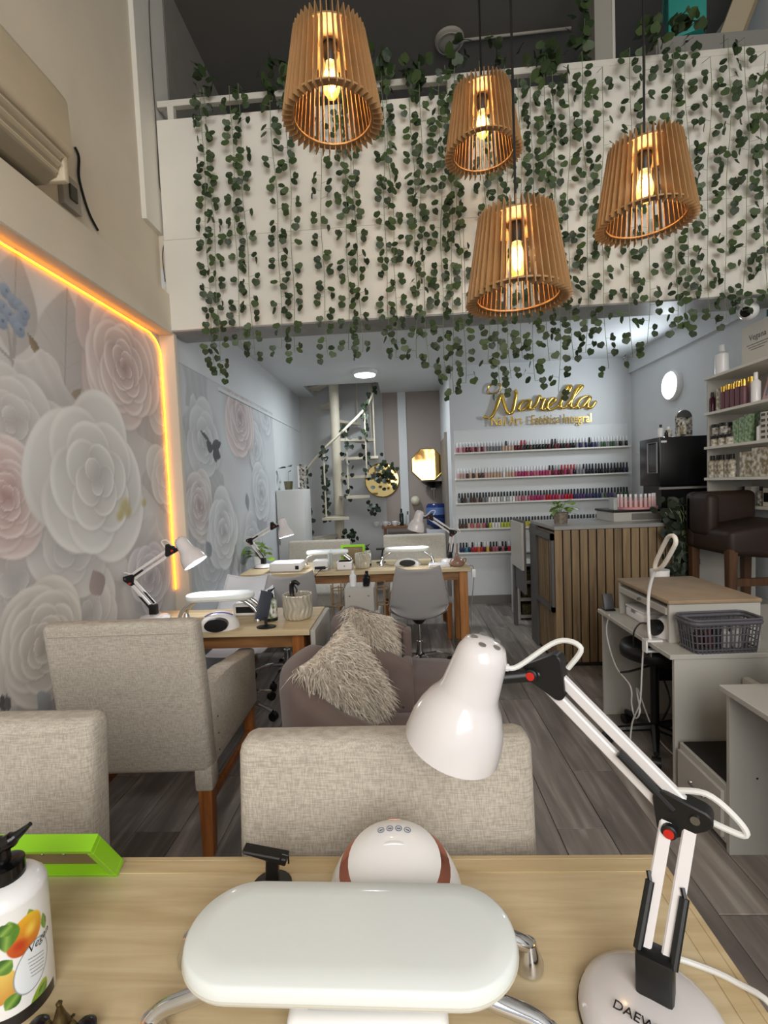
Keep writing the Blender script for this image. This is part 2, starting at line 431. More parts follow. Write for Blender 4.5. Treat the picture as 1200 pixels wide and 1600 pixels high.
# left wall with its beam, pillar and recessed mural
wl = struct('wall_left', box(box(B(), -1.8, XLM - .004, YF, 3.2, 0, ZT), -1.8, XL2 - .004, 3.235, YB + .1, 0, ZC + .12), CREAM)
struct('upper_wall', box(B(), XLM - .1, XL - .06, YF, 3.2, 2.77, ZT), CREAM, wl)
struct('beam', box(B(), XLM - .02, XL, YF, 3.2, 2.51, 2.77, .006, 1), CREAM, wl)
struct('pillar', box(B(), XLM - .05, XL, 3.2, 3.245, 0, 3.16, .004, 1), CREAM, wl)
struct('upper_pillar', box(B(), XLM - .05, XL - .03, 3.0, 3.4, 3.16, ZT), WHITE, wl)
struct('trim_1', box(B(), XL2 - .02, XL2 + .012, 4.0, YB, 2.30, 2.33, .004, 1), COOLW)
struct('rear_wall_paint', box(B(), XL2 - .02, XL2 + .002, 5.66, YB, 0, ZC), COOLW, wl)
struct('band', box(B(), XL2 - .02, XL2 + .003, 3.245, 5.66, 2.36, ZC), COOLW, wl)
struct('wall_mezzanine_left', box(B(), -1.8, XL - .03, 3.42, YB, ZC + .12, ZT), mat('mezzanine_grey_paint', '#8b867e', .8, var=.08))  # left wall above the mezzanine floor, painted grey
# right wall
wr = struct('wall_right', box(B(), XR, XR + .2, YF, YB, 0, ZT), COOLW)
struct('ledge', box(B(), XR - .035, XR + .01, 3.1, YN, 2.63, ZC), COOLW, wr)
struct('teal_panel', box(B(), XR - .02, XR + .01, 2.2, 3.62, 2.2, 2.60), mat('teal_paint', '#1f5f55', .6), wr)
# back walls
struct('wall_back', box(B(), -1.8, .75, YB, YB + .15, 0, ZT), mat('pale_grey_paint', '#bfbfbe', .75, var=.05, vscale=2))
struct('wall_back_mauve', box(B(), -.28, .56, YB - .03, YB + .01, 0, ZC), MAUVE)
struct('trim_2', box(B(), -.06, .06, YB - .05, YB - .03, .85, ZC), COOLW)
wn = struct('wall_polish', box(B(), .56, XR + .2, YN, YB, 0, ZC), COOLW)
struct('door_1', box(box(B(), .535, .56, 6.2, 6.95, 0, 2.05, .004, 1), .525, .56, 6.15, 6.2, 0, 2.1), mat('taupe_door', '#8d8378', .6))
struct('baseboard_back', box(B(), .57, 1.7, YN - .015, YN, 0, .1), mat('grey_skirting', '#77726d', .5))
# high ceiling and shop front
struct('ceiling', box(B(), -1.8, XR + .2, YF, YB + .1, ZT, ZT + .1), GREYC)
fr = struct('wall_front', box(box(box(box(B(), -1.8, -1.6, YF - .15, YF, 0, ZT), 2.2, XR + .2, YF - .15, YF, 0, ZT), -1.6, 2.2, YF - .15, YF, 4.8, ZT), -1.6, 2.2, YF - .15, YF, 0, .3), CREAM)
cb = B()
box(cb, -1.8, XR, 3.2, 6.42, ZC, ZC + .12); box(cb, -1.8, -1.3, 6.42, YB, ZC, ZC + .12); box(cb, -.3, XR, 6.42, YB, ZC, ZC + .12)
struct('ceiling_under_mezzanine', cb, COOLW)
# mezzanine front: local t along the balcony, n out of it towards the shop, z up
MA, MB_ = Vector((XL - .02, 3.18, 0)), Vector((XR, 3.10, 0))
mt = (MB_ - MA).normalized(); mn = Vector((mt.y, -mt.x, 0))
ML = (MB_ - MA).length
MM = Matrix(((mt.x, mn.x, 0, MA.x), (mt.y, mn.y, 0, MA.y), (0, 0, 1, 0), (0, 0, 0, 1)))
mz = struct('wall_mezzanine', box(B(), 0, ML, -.25, -.016, 2.53, 3.865, M=MM), WHITE)
for t0, t1 in ((0, 1.27), (1.27, 2.52), (2.52, 3.78), (3.78, ML)):
    struct('panel', box(B(), t0 + .002, t1 - .002, -.016, 0, 3.114, 3.87, .002, 1, M=MM), WHITE, mz)
for t0, t1 in ((0, 1.95), (1.95, ML)):
    struct('panel', box(B(), t0 + .001, t1 - .001, -.016, .006, 2.53, 3.110, .002, 1, M=MM), WHITE, mz)
struct('beam_soffit', box(B(), .0, ML, -.245, .0, 2.522, 2.530, M=MM), mat('marbled_grey', '#9a9a98', .4, var=.25, vscale=6), mz)
def mezz(px, py, off=0):
    d = ray(px, py); q = MA + mn * off; k = (q - EYE).dot(mn) / d.dot(mn); return EYE + d * k
rl = thing('balcony_railing', 'white painted metal railing along the top of the mezzanine balcony', 'railing', MA + Vector((0, 0, 3.866)))
def mloc(t, n, z): return mt * t + mn * n + Vector((0, 0, z - 3.95))
RW = mat('railing_white', '#d6d2c8', .5)
obj('top_rail', box(B(), 0, ML, -.06, -.02, .10, .14, .003, 1, M=MM.copy() @ Matrix.Identity(4) if 0 else Matrix(((mt.x, mn.x, 0, 0), (mt.y, mn.y, 0, 0), (0, 0, 1, 0), (0, 0, 0, 1)))), RW, rl, False)
for t in (.09, .95, 1.9, 2.85, 3.7):
    obj('post', box(B(), t - .02, t + .02, -.06, -.02, 0, .10, M=Matrix(((mt.x, mn.x, 0, 0), (mt.y, mn.y, 0, 0), (0, 0, 1, 0), (0, 0, 0, 1)))), RW, rl, False)
obj('infill_panel', box(B(), 2.62, ML, -.055, -.025, 0, .10, M=Matrix(((mt.x, mn.x, 0, 0), (mt.y, mn.y, 0, 0), (0, 0, 1, 0), (0, 0, 0, 1)))), RW, rl, False)
# things seen over the railing
col_p = atY(940, 40, 3.75)
struct('column', box(B(), col_p.x - .07, col_p.x + .05, 3.7, 3.85, 2.94, ZT), mat('column_grey', '#a9a49a', .7), mz)
struct('trim_3', box(B(), col_p.x + .05, col_p.x + .07, 3.69, 3.72, 2.94, ZT), RW)
jp = atZ(702, 62, ZT)
t_ = thing('ceiling_rose', 'round off-white lamp base on the grey ceiling above the balcony', 'ceiling lamp', (jp.x, jp.y, ZT))
obj('housing', lathe(B(), [(.0, -.03), (.10, -.03), (.115, -.02), (.118, 0)], 28), mat('aged_white', '#a39d92', .6), t_)
obj('rim', lathe(B(), [(.09, -.036), (.1, -.036), (.1, -.028), (.09, -.028)], 28, cap0=False, cap1=False), mat('aged_white', '#a39d92', .6), t_)
obj('conduit', cyl(B(), (.11, 0, -.012), (.95, -.03, -.012), .01), mat('aged_white', '#a39d92', .6), t_)
def crate(name, label, px, py, y, w_, d, h, rz, m, lip=.02, cat='crate'):
    p = atY(px, py, y); t = thing(name, label, cat, (p.x, p.y, p.z), rz)
    b = B(); box(b, -w_ / 2, w_ / 2, -d / 2, d / 2, 0, h, .012, 2); obj('body', b, m, t)
    b = B(); box(b, -w_ / 2 - lip, w_ / 2 + lip, -d / 2 - lip, d / 2 + lip, h - .04, h, .006, 1); obj('rim', b, m, t)
    return t
crate('storage_tub', 'teal plastic storage tub behind the balcony railing', 1070, 84, 3.62, .22, .35, .45, R(-25), mat('teal_plastic', '#2f8f86', .5), cat='storage tub')
t_ = thing('cardboard_panel', 'long beige board leaning beside the teal tub above the railing', 'board', atY(1128, 88, 3.6))
obj('sheet', box(B(), -.07, .07, -.01, .01, 0, .75, M=Matrix.Rotation(R(22), 4, 'Y')), mat('kraft_board', '#b5a78d', .8), t_, False)
obj('edge_strip', box(B(), .07, .09, -.014, .014, 0, .75, M=Matrix.Rotation(R(22), 4, 'Y')), mat('kraft_dark', '#8d8068', .8), t_, False)
obj('sheet_foot', box(B(), -.1, .1, -.05, .05, -.009, .01), mat('kraft_board', '#b5a78d', .8), t_, False)
q_ = t_.location; t_ = thing('storage_cabinet', 'grey storage cabinet behind the balcony carrying the teal tub', 'cabinet', (q_.x, 3.6, 2.941)); hz = q_.z - .012 - 2.941
obj('body', box(B(), -.55, .3, -.2, .3, 0, hz), GLAM, t_, False); obj('door', box(B(), -.54, -.13, -.212, -.2, .02, hz - .02), GLAM, t_, False); obj('door', box(B(), -.12, .29, -.212, -.2, .02, hz - .02), GLAM, t_, False)
# ------------------------------------------------------------------ murals
def m1(px, py): p = atX(px, py, XLM); return p.y, p.z
cv = Canvas(.55, 3.2, 0, 2.51, .007, '#c3c0bc')
cv.noise(.035, 5)
def fl_px(c, f, px, py, rad, *a, **k): u, v = f(px, py); c.flower(u, v, rad, *a, **k)
def lf_px(c, f, p0, p1, W, *a, **k): u0, v0 = f(*p0); u1, v1 = f(*p1); c.leaf(u0, v0, u1, v1, W, *a, **k)
G = ('#b4aca4', '#948d88', '#8d857f')
for px, py, r_ in ((20, 700, .34), (240, 700, .35), (120, 900, .4), (210, 620, .4), (30, 900, .42), (250, 860, .3), (20, 1090, .3), (190, 960, .34), (250, 520, .22)):
    u, v = m1(px, py); cv.ell(u, v, r_, r_ * .8, .4, '#aaa7a5', '#bcb5b2', soft=.5, alpha=.55)
lf_px(cv, m1, (100, 648), (105, 446), .20, '#b0aaa6', '#958f8c', '#7e7873')
lf_px(cv, m1, (20, 560), (26, 385), .13, '#b2aeaa', '#9a9490', '#847f7a')
lf_px(cv, m1, (75, 665), (-30, 600), .11, '#a8a29d', '#8f8984', '#817b76', bend=.05)
lf_px(cv, m1, (160, 575), (120, 455), .12, '#c9b6b1', '#b3a09c')
lf_px(cv, m1, (166, 660), (128, 545), .10, '#c4b0ac', '#ab9793')
for (a, b, w_) in (((58, 572), (38, 572), .024), ((63, 558), (43, 520), .024), ((60, 571), (79, 572), .028), ((110, 632), (127, 607), .030), ((88, 618), (90, 605), .012)):
    lf_px(cv, m1, a, b, w_, '#7f6847', '#5d4c38')
for pts in ([(80, 663), (50, 610), (20, 565), (0, 545)], [(55, 640), (30, 615), (0, 600)], [(12, 510), (18, 560), (22, 585)], [(25, 505), (22, 560)]):
    cv.line([m1(*p) for p in pts], .008, '#8b8784')
for k, (px, py) in enumerate(((8, 455), (4, 480), (20, 470), (14, 492), (30, 478), (34, 498), (2, 502), (24, 505), (38, 488), (30, 515))):
    u, v = m1(px, py); cv.ell(u, v, .034, .036, .3, '#8796ab', '#5f6f87', soft=.2); cv.ell(u + .008, v + .004, .008, .008, 0, '#47566c', soft=.4)
# petals behind, then the flowers themselves
for px, py, ang, L in ((60, 860, 2.4, .5), (90, 880, 1.2, .45), (200, 880, .4, .42), (150, 930, -1, .4), (20, 940, 2.6, .4), (240, 780, .9, .42), (232, 690, 1.3, .4), (100, 690, 2.0, .4), (225, 900, -1.2, .35), (60, 1090, -1.8, .35), (120, 1060, -.4, .4)):
    u, v = m1(px, py); cv.petal(u, v, L, L * .45, ang, '#cbc7c3', '#a9a5a2', '#d8d4d0', .15, px)
for px, py, r_, sd_ in ((60, 700, .30, 41), (25, 905, .36, 42), (262, 745, .30, 43), (140, 960, .30, 44), (255, 640, .22, 45), (110, 845, .30, 46), (20, 660, .26, 47)):
    fl_px(cv, m1, px, py, r_, '#cfccc8', '#b3afac', '#aaa5a2', '#d6d3cf', seed=sd_, rings=3)
fl_px(cv, m1, 195, 575, .40, '#cfbcb6', '#a8928c', '#7d5c54', '#ded0ca', seed=4, rings=6)
fl_px(cv, m1, 8, 775, .27, '#d9c3bd', '#b1958f', '#9b655c', '#e6d8d3', seed=9, rings=6)
fl_px(cv, m1, 152, 748, .50, '#d6d4d0', '#b3b0ac', '#aaa69c', '#e2e0dc', seed=12, rings=4)
for px, py, r_ in ((195, 790, .07), (200, 800, .05), (188, 805, .05), (225, 785, .04)):
    u, v = m1(px, py); cv.ell(u, v, r_, r_ * .8, .5, '#b9ab62', '#8d7f45', soft=.6, alpha=.8)
fl_px(cv, m1, 72, 1005, .30, '#d2cabf', '#a89e93', '#8a776a', '#e0d9cf', seed=21, rings=6)
fl_px(cv, m1, 235, 900, .26, '#c3bfc3', '#99949a', '#827d85', '#d0cccf', seed=31, rings=4)
lf_px(cv, m1, (158, 930), (145, 890), .07, '#a08d8a', '#7f6d6b')
lf_px(cv, m1, (8, 1112), (2, 1085), .02, '#3e3a3c', '#2c2a2c'); lf_px(cv, m1, (14, 1112), (10, 1085), .018, '#55504f', '#3c3838')
lf_px(cv, m1, (60, 1110), (80, 1085), .07, '#9aa0a4', '#858b90')
cv.c = 1 - (1 - np.clip(cv.c * 1.03, 0, 1)) * .80
mu = obj('mural', cv.mesh('mural', lambda U, V: np.stack([np.full_like(U, XLM), U, V], 1), vcol_mat('printed_wallpaper', .65)), None, wl)
mu['label'] = 'floral wallpaper mural of large pale roses and grey leaves'
def m2(px, py): p = atX(px, py, XL2); return p.y, p.z
cv = Canvas(3.245, 5.66, 0, 2.36, .010, '#c2c6ca'); cv.noise(.04, 5, 3)
for px, py, ang, L in ((310, 640, 1.6, .6), (300, 700, 1.2, .4), (330, 790, -.6, .5), (395, 740, .7, .5), (410, 830, 1.7, .5), (360, 860, -1.1, .4), (405, 700, 2, .4), (310, 890, 1, .35), (345, 780, 2.2, .4)):
    u, v = m2(px, py); cv.petal(u, v, L, L * .4, ang, '#cdd0d3', '#a6a9ae', '#d8dadc', .2, px)
for px, py, r_, sd_ in ((320, 690, .34, 51), (400, 700, .3, 52), (330, 870, .34, 53), (395, 850, .34, 54), (415, 650, .25, 55)):
    fl_px(cv, m2, px, py, r_, '#c9cdd1', '#adb1b6', '#a3a6ab', '#d1d4d7', seed=sd_, rings=3)
fl_px(cv, m2, 375, 652, .42, '#cdbfbe', '#a69595', '#7d6664', '#dbd0cf', seed=5, rings=6)
fl_px(cv, m2, 312, 790, .30, '#d4d2d2', '#aa9c9b', '#94797a', '#dfdcdb', seed=6, rings=5)
fl_px(cv, m2, 350, 830, .38, '#d2d6d9', '#a4a8ac', '#98979a', '#dbdee0', seed=8, rings=4)
fl_px(cv, m2, 408, 770, .34, '#cfd4d8', '#a2a7ad', '#94969b', '#d9dcdf', seed=15, rings=4)
for a, b, w_ in (((335, 700), (338, 724), .05), ((332, 705), (322, 690), .05), ((330, 700), (346, 692), .05), ((336, 705), (345, 715), .05), ((328, 690), (312, 672), .02)):
    lf_px(cv, m2, a, b, w_, '#3b4144', '#2a2f32')
for a, b, w_ in (((385, 770), (388, 800), .06), ((375, 880), (392, 855), .08), ((330, 870), (322, 845), .06)):
    lf_px(cv, m2, a, b, w_, '#8b9397', '#747c81')
cv.c = 1 - (1 - np.clip(cv.c, 0, 1)) * .88
mu = obj('mural', cv.mesh('mural', lambda U, V: np.stack([np.full_like(U, XL2), U, V], 1), vcol_mat('printed_wallpaper', .65)), None, wl)
mu['label'] = 'blue-grey rose mural on the wall under the mezzanine'
# amber light strip round the mural
led = spline([(XLM + .012, .6, 2.488), (XLM + .012, 1.6, 2.488), (XLM + .012, 2.9, 2.488), (XLM + .012, 3.08, 2.478), (XLM + .012, 3.165, 2.42), (XLM + .012, 3.185, 2.3), (XLM + .012, 3.185, 1.6), (XLM + .012, 3.185, .8)], 8)
o = obj('light_strip', tube(B(), led, .0048, 8), mat('amber_neon', '#ffb347', .4, emit=5.5, ecol='#ff9a22'))
tag(o, 'glowing amber light strip framing the rose mural', 'light strip')
# wires on the upper left wall
UW = XL - .06
def wire(name, label, pix, x, r_, m, cat='cable'):
    o = obj(name, tube(B(), spline([atX(px, py, x) for px, py in pix], 5), r_, 6), m); return tag(o, label, cat)
wire('black_cable', 'short black cable curving down from the air conditioner', [(117, 230), (123, 245), (123, 275), (130, 305), (140, 335), (153, 360)], UW + .012, .007, BLACKP)
wire('thin_wire', 'thin dark wire stapled down the left wall pillar', [(233, -5), (234, 40), (240, 140), (246, 222), (250, 293), (262, 320), (270, 345), (262, 365), (254, 395), (258, 440)], UW + .035, .003, mat('wire_grey', '#4b4640', .6))
# ================================================================== FURNITURE
def beam_leg(p0, p1, a, b=None):
    """tapering square post between two points, side a at the top, b at the foot"""
    b = a if b is None else b; bm = B(); p0, p1 = Vector(p0), Vector(p1)
    q = [(-1, -1), (1, -1), (1, 1), (-1, 1)]
    return hexa(bm, [(p1.x + s * b / 2, p1.y + t * b / 2, p1.z) for s, t in q] + [(p0.x + s * a / 2, p0.y + t * a / 2, p0.z) for s, t in q], .003, 1)
def linen_chair(label, loc, rz, w_=.61, top=.95, m=LINEN, arms=True, depth=.66, lean=.075, seatz=.47, group=None):
    """upholstered chair facing local +Y, back outer face at y=0"""
    t = thing('upholstered_armchair' if arms else 'upholstered_chair', label, 'armchair' if arms else 'chair', loc, rz, group)
    h = w_ / 2; zb = .34
    bm = B()
    hexa(bm, [(-h, 0, zb), (h, 0, zb), (h, .10, zb), (-h, .10, zb), (-h, -lean, top), (h, -lean, top), (h, -lean + .085, top), (-h, -lean + .085, top)], .028, 4)
    bk = obj('backrest', bm, m, t)
    obj('top_seam', tube(B(), [(-h + .03, -lean + .004, top - .045), (h - .03, -lean + .004, top - .045)], .0025, 6), m, bk)
    obj('seat', box(B(), -h + .06, h - .06, .06, depth - .04, zb - .02, seatz, .035, 3), m, t)
    if arms:
        for s in (-1, 1):
            bm = B(); prism(bm, [(.03, zb), (depth, zb - .015), (depth + .005, .625), (.30, .665), (.03, .70)], -.045, .045, YZX, .022, 3)
            bmesh.ops.translate(bm, vec=(s * (h - .045), 0, 0), verts=bm.verts)
            obj('arm', bm, m, t)
    for s in (-1, 1):
        bm = B(); box(bm, s * (h - .035) - .036, s * (h - .035) + .036, .002, .075, zb - .075, zb + .03, .01, 2); obj('leg_cover', bm, m, t)
        obj('leg', beam_leg((s * (h - .035), .038, zb - .07), (s * (h - .03), .015, 0), .056, .044), HONEY, t, False)
        obj('leg', beam_leg((s * (h - .035), depth - .05, zb), (s * (h - .035), depth - .05, 0), .05, .042), HONEY, t, False)
        obj('stretcher', box(B(), s * (h - .035) - .01, s * (h - .035) + .01, .04, depth - .06, .18, .215, .002, 1), HONEY, t, False)
    return t
ch = linen_chair('beige linen armchair seen from behind, standing between the rose mural and the sofa chairs', (-1.10, 1.80, 0), R(1.5), .59, top=.975)
for z in (.40, .47, .54): obj('tack', lathe(B(), [(0, 0), (.004, 0), (.003, .003), (0, .004)], 8, axisM((.306, .07, z), (1, 0, 0))), BLACKP, ch)
linen_chair('beige linen chair tucked under the near table behind the rose-gold nail lamp', (-.064, .995, 0), PI, .615, .926, arms=False, lean=.05)
linen_chair('beige linen chair at the left picture edge beside the lime green frame', (-1.06, 1.10, 0), PI, .61, .926, arms=False, lean=.05)

def wooden_table(name, label, x0, x1, y0, y1, z, top=OAKT, leg=HONEY, inset=.05, legs=None, apron=True, th=.03, edge=None, legw=.065, cat='table'):
    t = thing(name, label, cat, ((x0 + x1) / 2, (y0 + y1) / 2, 0)); hx_, hy = (x1 - x0) / 2, (y1 - y0) / 2
    tp = obj('tabletop', box(B(), -hx_, hx_, -hy, hy, z - th, z, .003, 1), top, t, False)
    if edge:
        obj('edge_band', box(B(), -hx_, hx_, hy, hy + .012, z - th - .002, z + .001, .002, 1), edge, t, False)
        obj('edge_band', box(B(), hx_, hx_ + .012, -hy, hy + .012, z - th - .002, z + .001, .002, 1), edge, t, False)
        obj('border_strip', box(B(), -hx_, hx_ - .0, hy - .028, hy - .001, z, z + .0012), edge, tp, False)
        obj('border_strip', box(B(), hx_ - .028, hx_, -hy, hy - .028, z, z + .0012), edge, tp, False)
    if apron:
        a = z - th; i = inset
        for s in (-1, 1):
            obj('apron', box(B(), -hx_ + i, hx_ - i, s * (hy - i) - .011, s * (hy - i) + .011, a - .075, a), APRON, t, False)
            obj('apron', box(B(), s * (hx_ - i) - .011, s * (hx_ - i) + .011, -hy + i, hy - i, a - .075, a), APRON, t, False)
    for sx in (-1, 1):
        for sy in (-1, 1):
            obj('leg', beam_leg((sx * (hx_ - inset), sy * (hy - inset), z - th), (sx * (hx_ - inset), sy * (hy - inset), 0), legw, legw), leg, t, False)
    return t
ft = wooden_table('manicure_table', 'pale oak manicure table in the foreground holding the large white hand rest', -1.35, .433, .28, .86, .75, edge=OAKE, th=.035)
# long table under the mezzanine
wooden_table('manicure_table', 'long oak manicure table with two lit desk lamps under the mezzanine', -1.42, .52, 3.94, 4.52, .75, inset=.06, legw=.07, leg=wood('orange_pine', '#bb7f45', '#96602e', .5, (14, 14, 1.2), 2.4))
# mural table with folded white side leaf
dt = wooden_table('manicure_table', 'oak manicure table beside the rose mural with a folded white side leaf', -1.55, -.50, 2.34, 2.80, .75, inset=.07, legw=.062)
obj('side_leaf', box(B(), .527, .552, -.225, .225, .27, .745, .003, 1), LAM, dt, False)
obj('leaf_hinge', box(B(), .522, .53, -.2, .2, .70, .738, .002, 1), STEEL, dt, False)
obj('drawer_box', box(B(), -.48, -.1, -.1, .17, .56, .66, .003, 1), GLAM, dt, False)

# cream chairs behind the long table
linen_chair('cream upholstered chair behind the long table on the fridge side', (-.93, 5.05, 0), PI, .66, .90, m=CREAMF, arms=False, lean=.06)
linen_chair('cream upholstered chair behind the long table in front of the water dispenser', (.08, 5.05, 0), PI, .66, .93, m=CREAMF, arms=False, lean=.06)

def shell_chair(label, loc, rz, m=SHELLG, base='star'):
    """moulded shell chair facing local +Y with a five-star castor base"""
    t = thing('shell_chair', label, 'chair', loc, rz)
    def back(u, v):
        # v 0..1 from the seat front over the bend up the back; u across
        s = (u - .5) * 2
        if v < .45:
            q = v / .45; y = .21 - .40 * q; z = .44 - .03 * math.sin(PI * q) + (.015 if q < .1 else 0); wd = .20 + .03 * math.sin(PI * q)
            z += .055 * abs(s) ** 2.5 * (.4 + q)
        else:
            q = (v - .45) / .55; y = -.19 - .10 * q - .06 * math.sin(q * PI / 2); z = .435 + .43 * q ** .95 + .02 * (1 - q); wd = .225 - .07 * q ** 1.3
            y += .06 * s * s * (1 - .5 * q)
            if q > .85: z -= .03 * (1 - s * s) * (q - .85) / .15
            if q < .15: z += .04 * s * s
        return Vector((s * wd, y, z))
    b_ = B(); grid(b_, back, 17, 26)
    o = obj('shell', b_, m, t, ang=80); solid(o, .009, 0); sb = o.modifiers.new('smooth', 'SUBSURF'); sb.levels = sb.render_levels = 1
    obj('rim', tube(B(), [back(0, .45 + .55 * k / 10) for k in range(11)] + [back(k / 10, 1) for k in range(1, 10)] + [back(1, 1 - .55 * k / 10) for k in range(11)], .006, 6), m, o)
    obj('mount', cyl(B(), (0, 0, .36), (0, 0, .405), .03, .07), BLACKP, t)
    obj('piston', tube(B(), [(0, 0, .09), (0, 0, .22), (0, 0, .221), (0, 0, .37)], [.026, .026, .015, .015], 14), CHROME, t)
    hub = obj('star_base', cyl(B(), (0, 0, .07), (0, 0, .12), .04, .035), BLACKP, t)
    for k in range(5):
        a = 2 * PI * k / 5 + .35; c, s = math.cos(a), math.sin(a)
        obj('base_arm', tube(B(), spline([(c * .03, s * .03, .10), (c * .15, s * .15, .098), (c * .26, s * .26, .062)], 4), [.017] * 5 + [.012] * 4, 8), CHROME, t)
        w2 = obj('castor', tube(B(), [(c * .265 - s * .016, s * .265 + c * .016, .028), (c * .265 + s * .016, s * .265 - c * .016, .028)], .028, 14), BLACKP, t)
        obj('castor_stem', cyl(B(), (c * .26, s * .26, .028), (c * .26, s * .26, .064), .007), BLACKP, w2)
    return t
shell_chair('grey shell chair on a chrome star base at the long table', (.075, 3.74, 0), 0)
shell_chair('grey shell chair turned sideways between the fluffy cushions and the wall plant', (-.955, 3.62, 0), R(24))
shell_chair('white shell chair behind the table with the ribbed jar', (-1.13, 3.0, 0), R(178), mat('white_shell_plastic', '#d9dde4', .4))

# mauve velvet tub chairs
def tub_chair(label, loc, rz):
    t = thing('tub_chair', label, 'armchair', loc, rz)
    path = spline([(.04, -.25, 0), (-.09, -.258, 0), (-.205, -.19, 0), (-.265, 0, 0), (-.205, .19, 0), (-.09, .258, 0), (.04, .25, 0)], 8)
    n = len(path)
    def sec(u, v):
        i = u * (n - 1); p = path[int(round(i))]
        q = abs(2 * u - 1); h = .77 - .155 * max(0, (q - .30) / .7) ** 1.0; h = .77 if q < .3 else h
        d = Vector((p.x + .06, p.y * .8, 0)); d.normalize()
        a = v * 2 * PI; th = .058; c, s = math.cos(a), math.sin(a)
        off = th * (abs(c) ** .6) * (1 if c > 0 else -1)
        z = .10 + (h - .10) * .5 * (1 + (abs(s) ** .22) * (1 if s > 0 else -1))
        fl = .03 * (z - .1) / .67
        return p + d * (off + fl) + Vector((0, 0, z))
    b_ = B(); V = grid(b_, lambda u, v: sec(u, v), n, 21)
    bmesh.ops.remove_doubles(b_, verts=b_.verts, dist=1e-4)
    be = [e for e in b_.edges if e.is_boundary]; bmesh.ops.holes_fill(b_, edges=be)
    obj('shell', b_, VELVET, t, ang=50)
    ar = [(.07, -.25), (.07, .25)]
    for x, y in ar:
        obj('arm_panel', box(B(), x - .04, x + .012, y - .06, y + .06, .12, .612, .018, 3), VELVET, t)
    pts = []
    for k in range(40):
        a = 2 * PI * k / 40; c, s = math.cos(a), math.sin(a)
        pts.append((.10 + .30 * (abs(c) ** .75) * (1 if c > 0 else -1), .205 * (abs(s) ** .6) * (1 if s > 0 else -1)))
    bm = B(); prof = [(.97, .26), (1.0, .30), (1.0, .39), (.985, .425), (.95, .447), (.88, .458), (.5, .468)]
    rings = [[bm.verts.new((.1 + (x - .1) * f, y * f, z)) for x, y in pts] for f, z in prof]
    for A, D in zip(rings, rings[1:]):
        for k in range(40): bm.faces.new((A[k], A[(k + 1) % 40], D[(k + 1) % 40], D[k]))
    bm.faces.new(rings[0][::-1]); bm.faces.new(rings[-1])
    obj('seat_cushion', bm, VELVET, t, ang=60)
    bm = B(); rings = [[bm.verts.new((.08 + (x - .1) * .96, y * .98, z)) for x, y in pts] for z in (.1, .262)]
    for k in range(40): bm.faces.new((rings[0][k], rings[0][(k + 1) % 40], rings[1][(k + 1) % 40], rings[1][k]))
    bm.faces.new(rings[0][::-1]); bm.faces.new(rings[1]); obj('seat_base', bm, VELVET, t, ang=60)
    for x, y in ((.28, -.17), (.28, .17), (-.2, -.15), (-.2, .15)):
        obj('leg', cyl(B(), (x, y, .11), (x, y, 0), .02, .012, 10), BLACKP, t)
    for s in (-1, 1):
        for k in range(9):
            z = .16 + .05 * k; obj('nail_head', lathe(B(), [(.008, 0), (.006, .004), (0, .006)], 8, axisM((.03, s * .318, z), (0, s, 0))), STEEL, t)
    return t
tub_chair('mauve velvet tub chair nearest the camera with the larger fluffy cushion', (-.17, 1.86, 0), R(3))
tub_chair('mauve velvet tub chair farther back beside the chrome-based shell chair', (-.075, 2.525, 0), R(0))

FUR = mat('long_pile_fur', '#e0d6c8', .9, var=.25, vscale=60, col2='#b8ac9b')
def fluffy(label, c, nrm, up, w_, h_, seed, n=3400):
    nrm = Vector(nrm).normalized(); up = Vector(up); up = (up - nrm * up.dot(nrm)).normalized(); sd = up.cross(nrm)
    t = thing('fluffy_cushion', label, 'cushion', c); rn = random.Random(seed)
    def sf(s, q, sign):
        ed = max(0, (1 - abs(s) ** 2.4)) ** .55 * max(0, (1 - abs(q) ** 2.4)) ** .55
        k = 1 - .10 * (1 - abs(s) ** 2) * abs(q) ** 3 - .0
        k2 = 1 - .10 * (1 - abs(q) ** 2) * abs(s) ** 3
        return sd * (s * w_ / 2 * k2) + up * (q * h_ / 2 * k) + nrm * (sign * ed * .075)
    b_ = B()
    for sg in (1, -1): grid(b_, lambda u, v: sf(u * 2 - 1, v * 2 - 1, sg), 17, 17)
    bmesh.ops.remove_doubles(b_, verts=b_.verts, dist=1e-4)
    obj('cover', b_, FUR, t, ang=80)
    V, Fc = [], []
    for i in range(n):
        s, q = rn.uniform(-1, 1), rn.uniform(-1, 1); sg = 1 if rn.random() < .78 else -1
        p = sf(s, q, sg); L = rn.uniform(.035, .075); d = (nrm * sg * rn.uniform(.25, .8) + Vector((0, 0, -1)) * rn.uniform(.3, 1.0) + sd * rn.gauss(0, .35) + sd * s * .4 + up * q * .25).normalized()
        wv = d.cross(nrm + Vector((rn.gauss(0, .5), rn.gauss(0, .5), 0))).normalized() * rn.uniform(.0012, .0024)
        g = Vector((rn.gauss(0, .012), rn.gauss(0, .012), -L * .35)); k = len(V)
        m_ = p + d * L * .55; e = p + d * L + g
        V += [p - wv, p + wv, m_ + wv, m_ - wv, e]; Fc += [(k, k + 1, k + 2, k + 3), (k + 3, k + 2, k + 4)]
    me = bpy.data.meshes.new('pile'); me.from_pydata(V, [], Fc); me.materials.append(FUR)
    o = bpy.data.objects.new('pile', me); C.objects.link(o); o.parent = t; o['kind'] = 'stuff'
    return t
fluffy('shaggy beige cushion on the nearer velvet tub chair', atY(538, 1068, 1.78), (.80, -.50, .42), (-.30, -.1, .9), .32, .35, 2, 4200)
fluffy('shaggy beige cushion on the farther velvet tub chair', atY(578, 1002, 2.34), (.78, -.52, .42), (.28, .25, .9), .27, .31, 5)

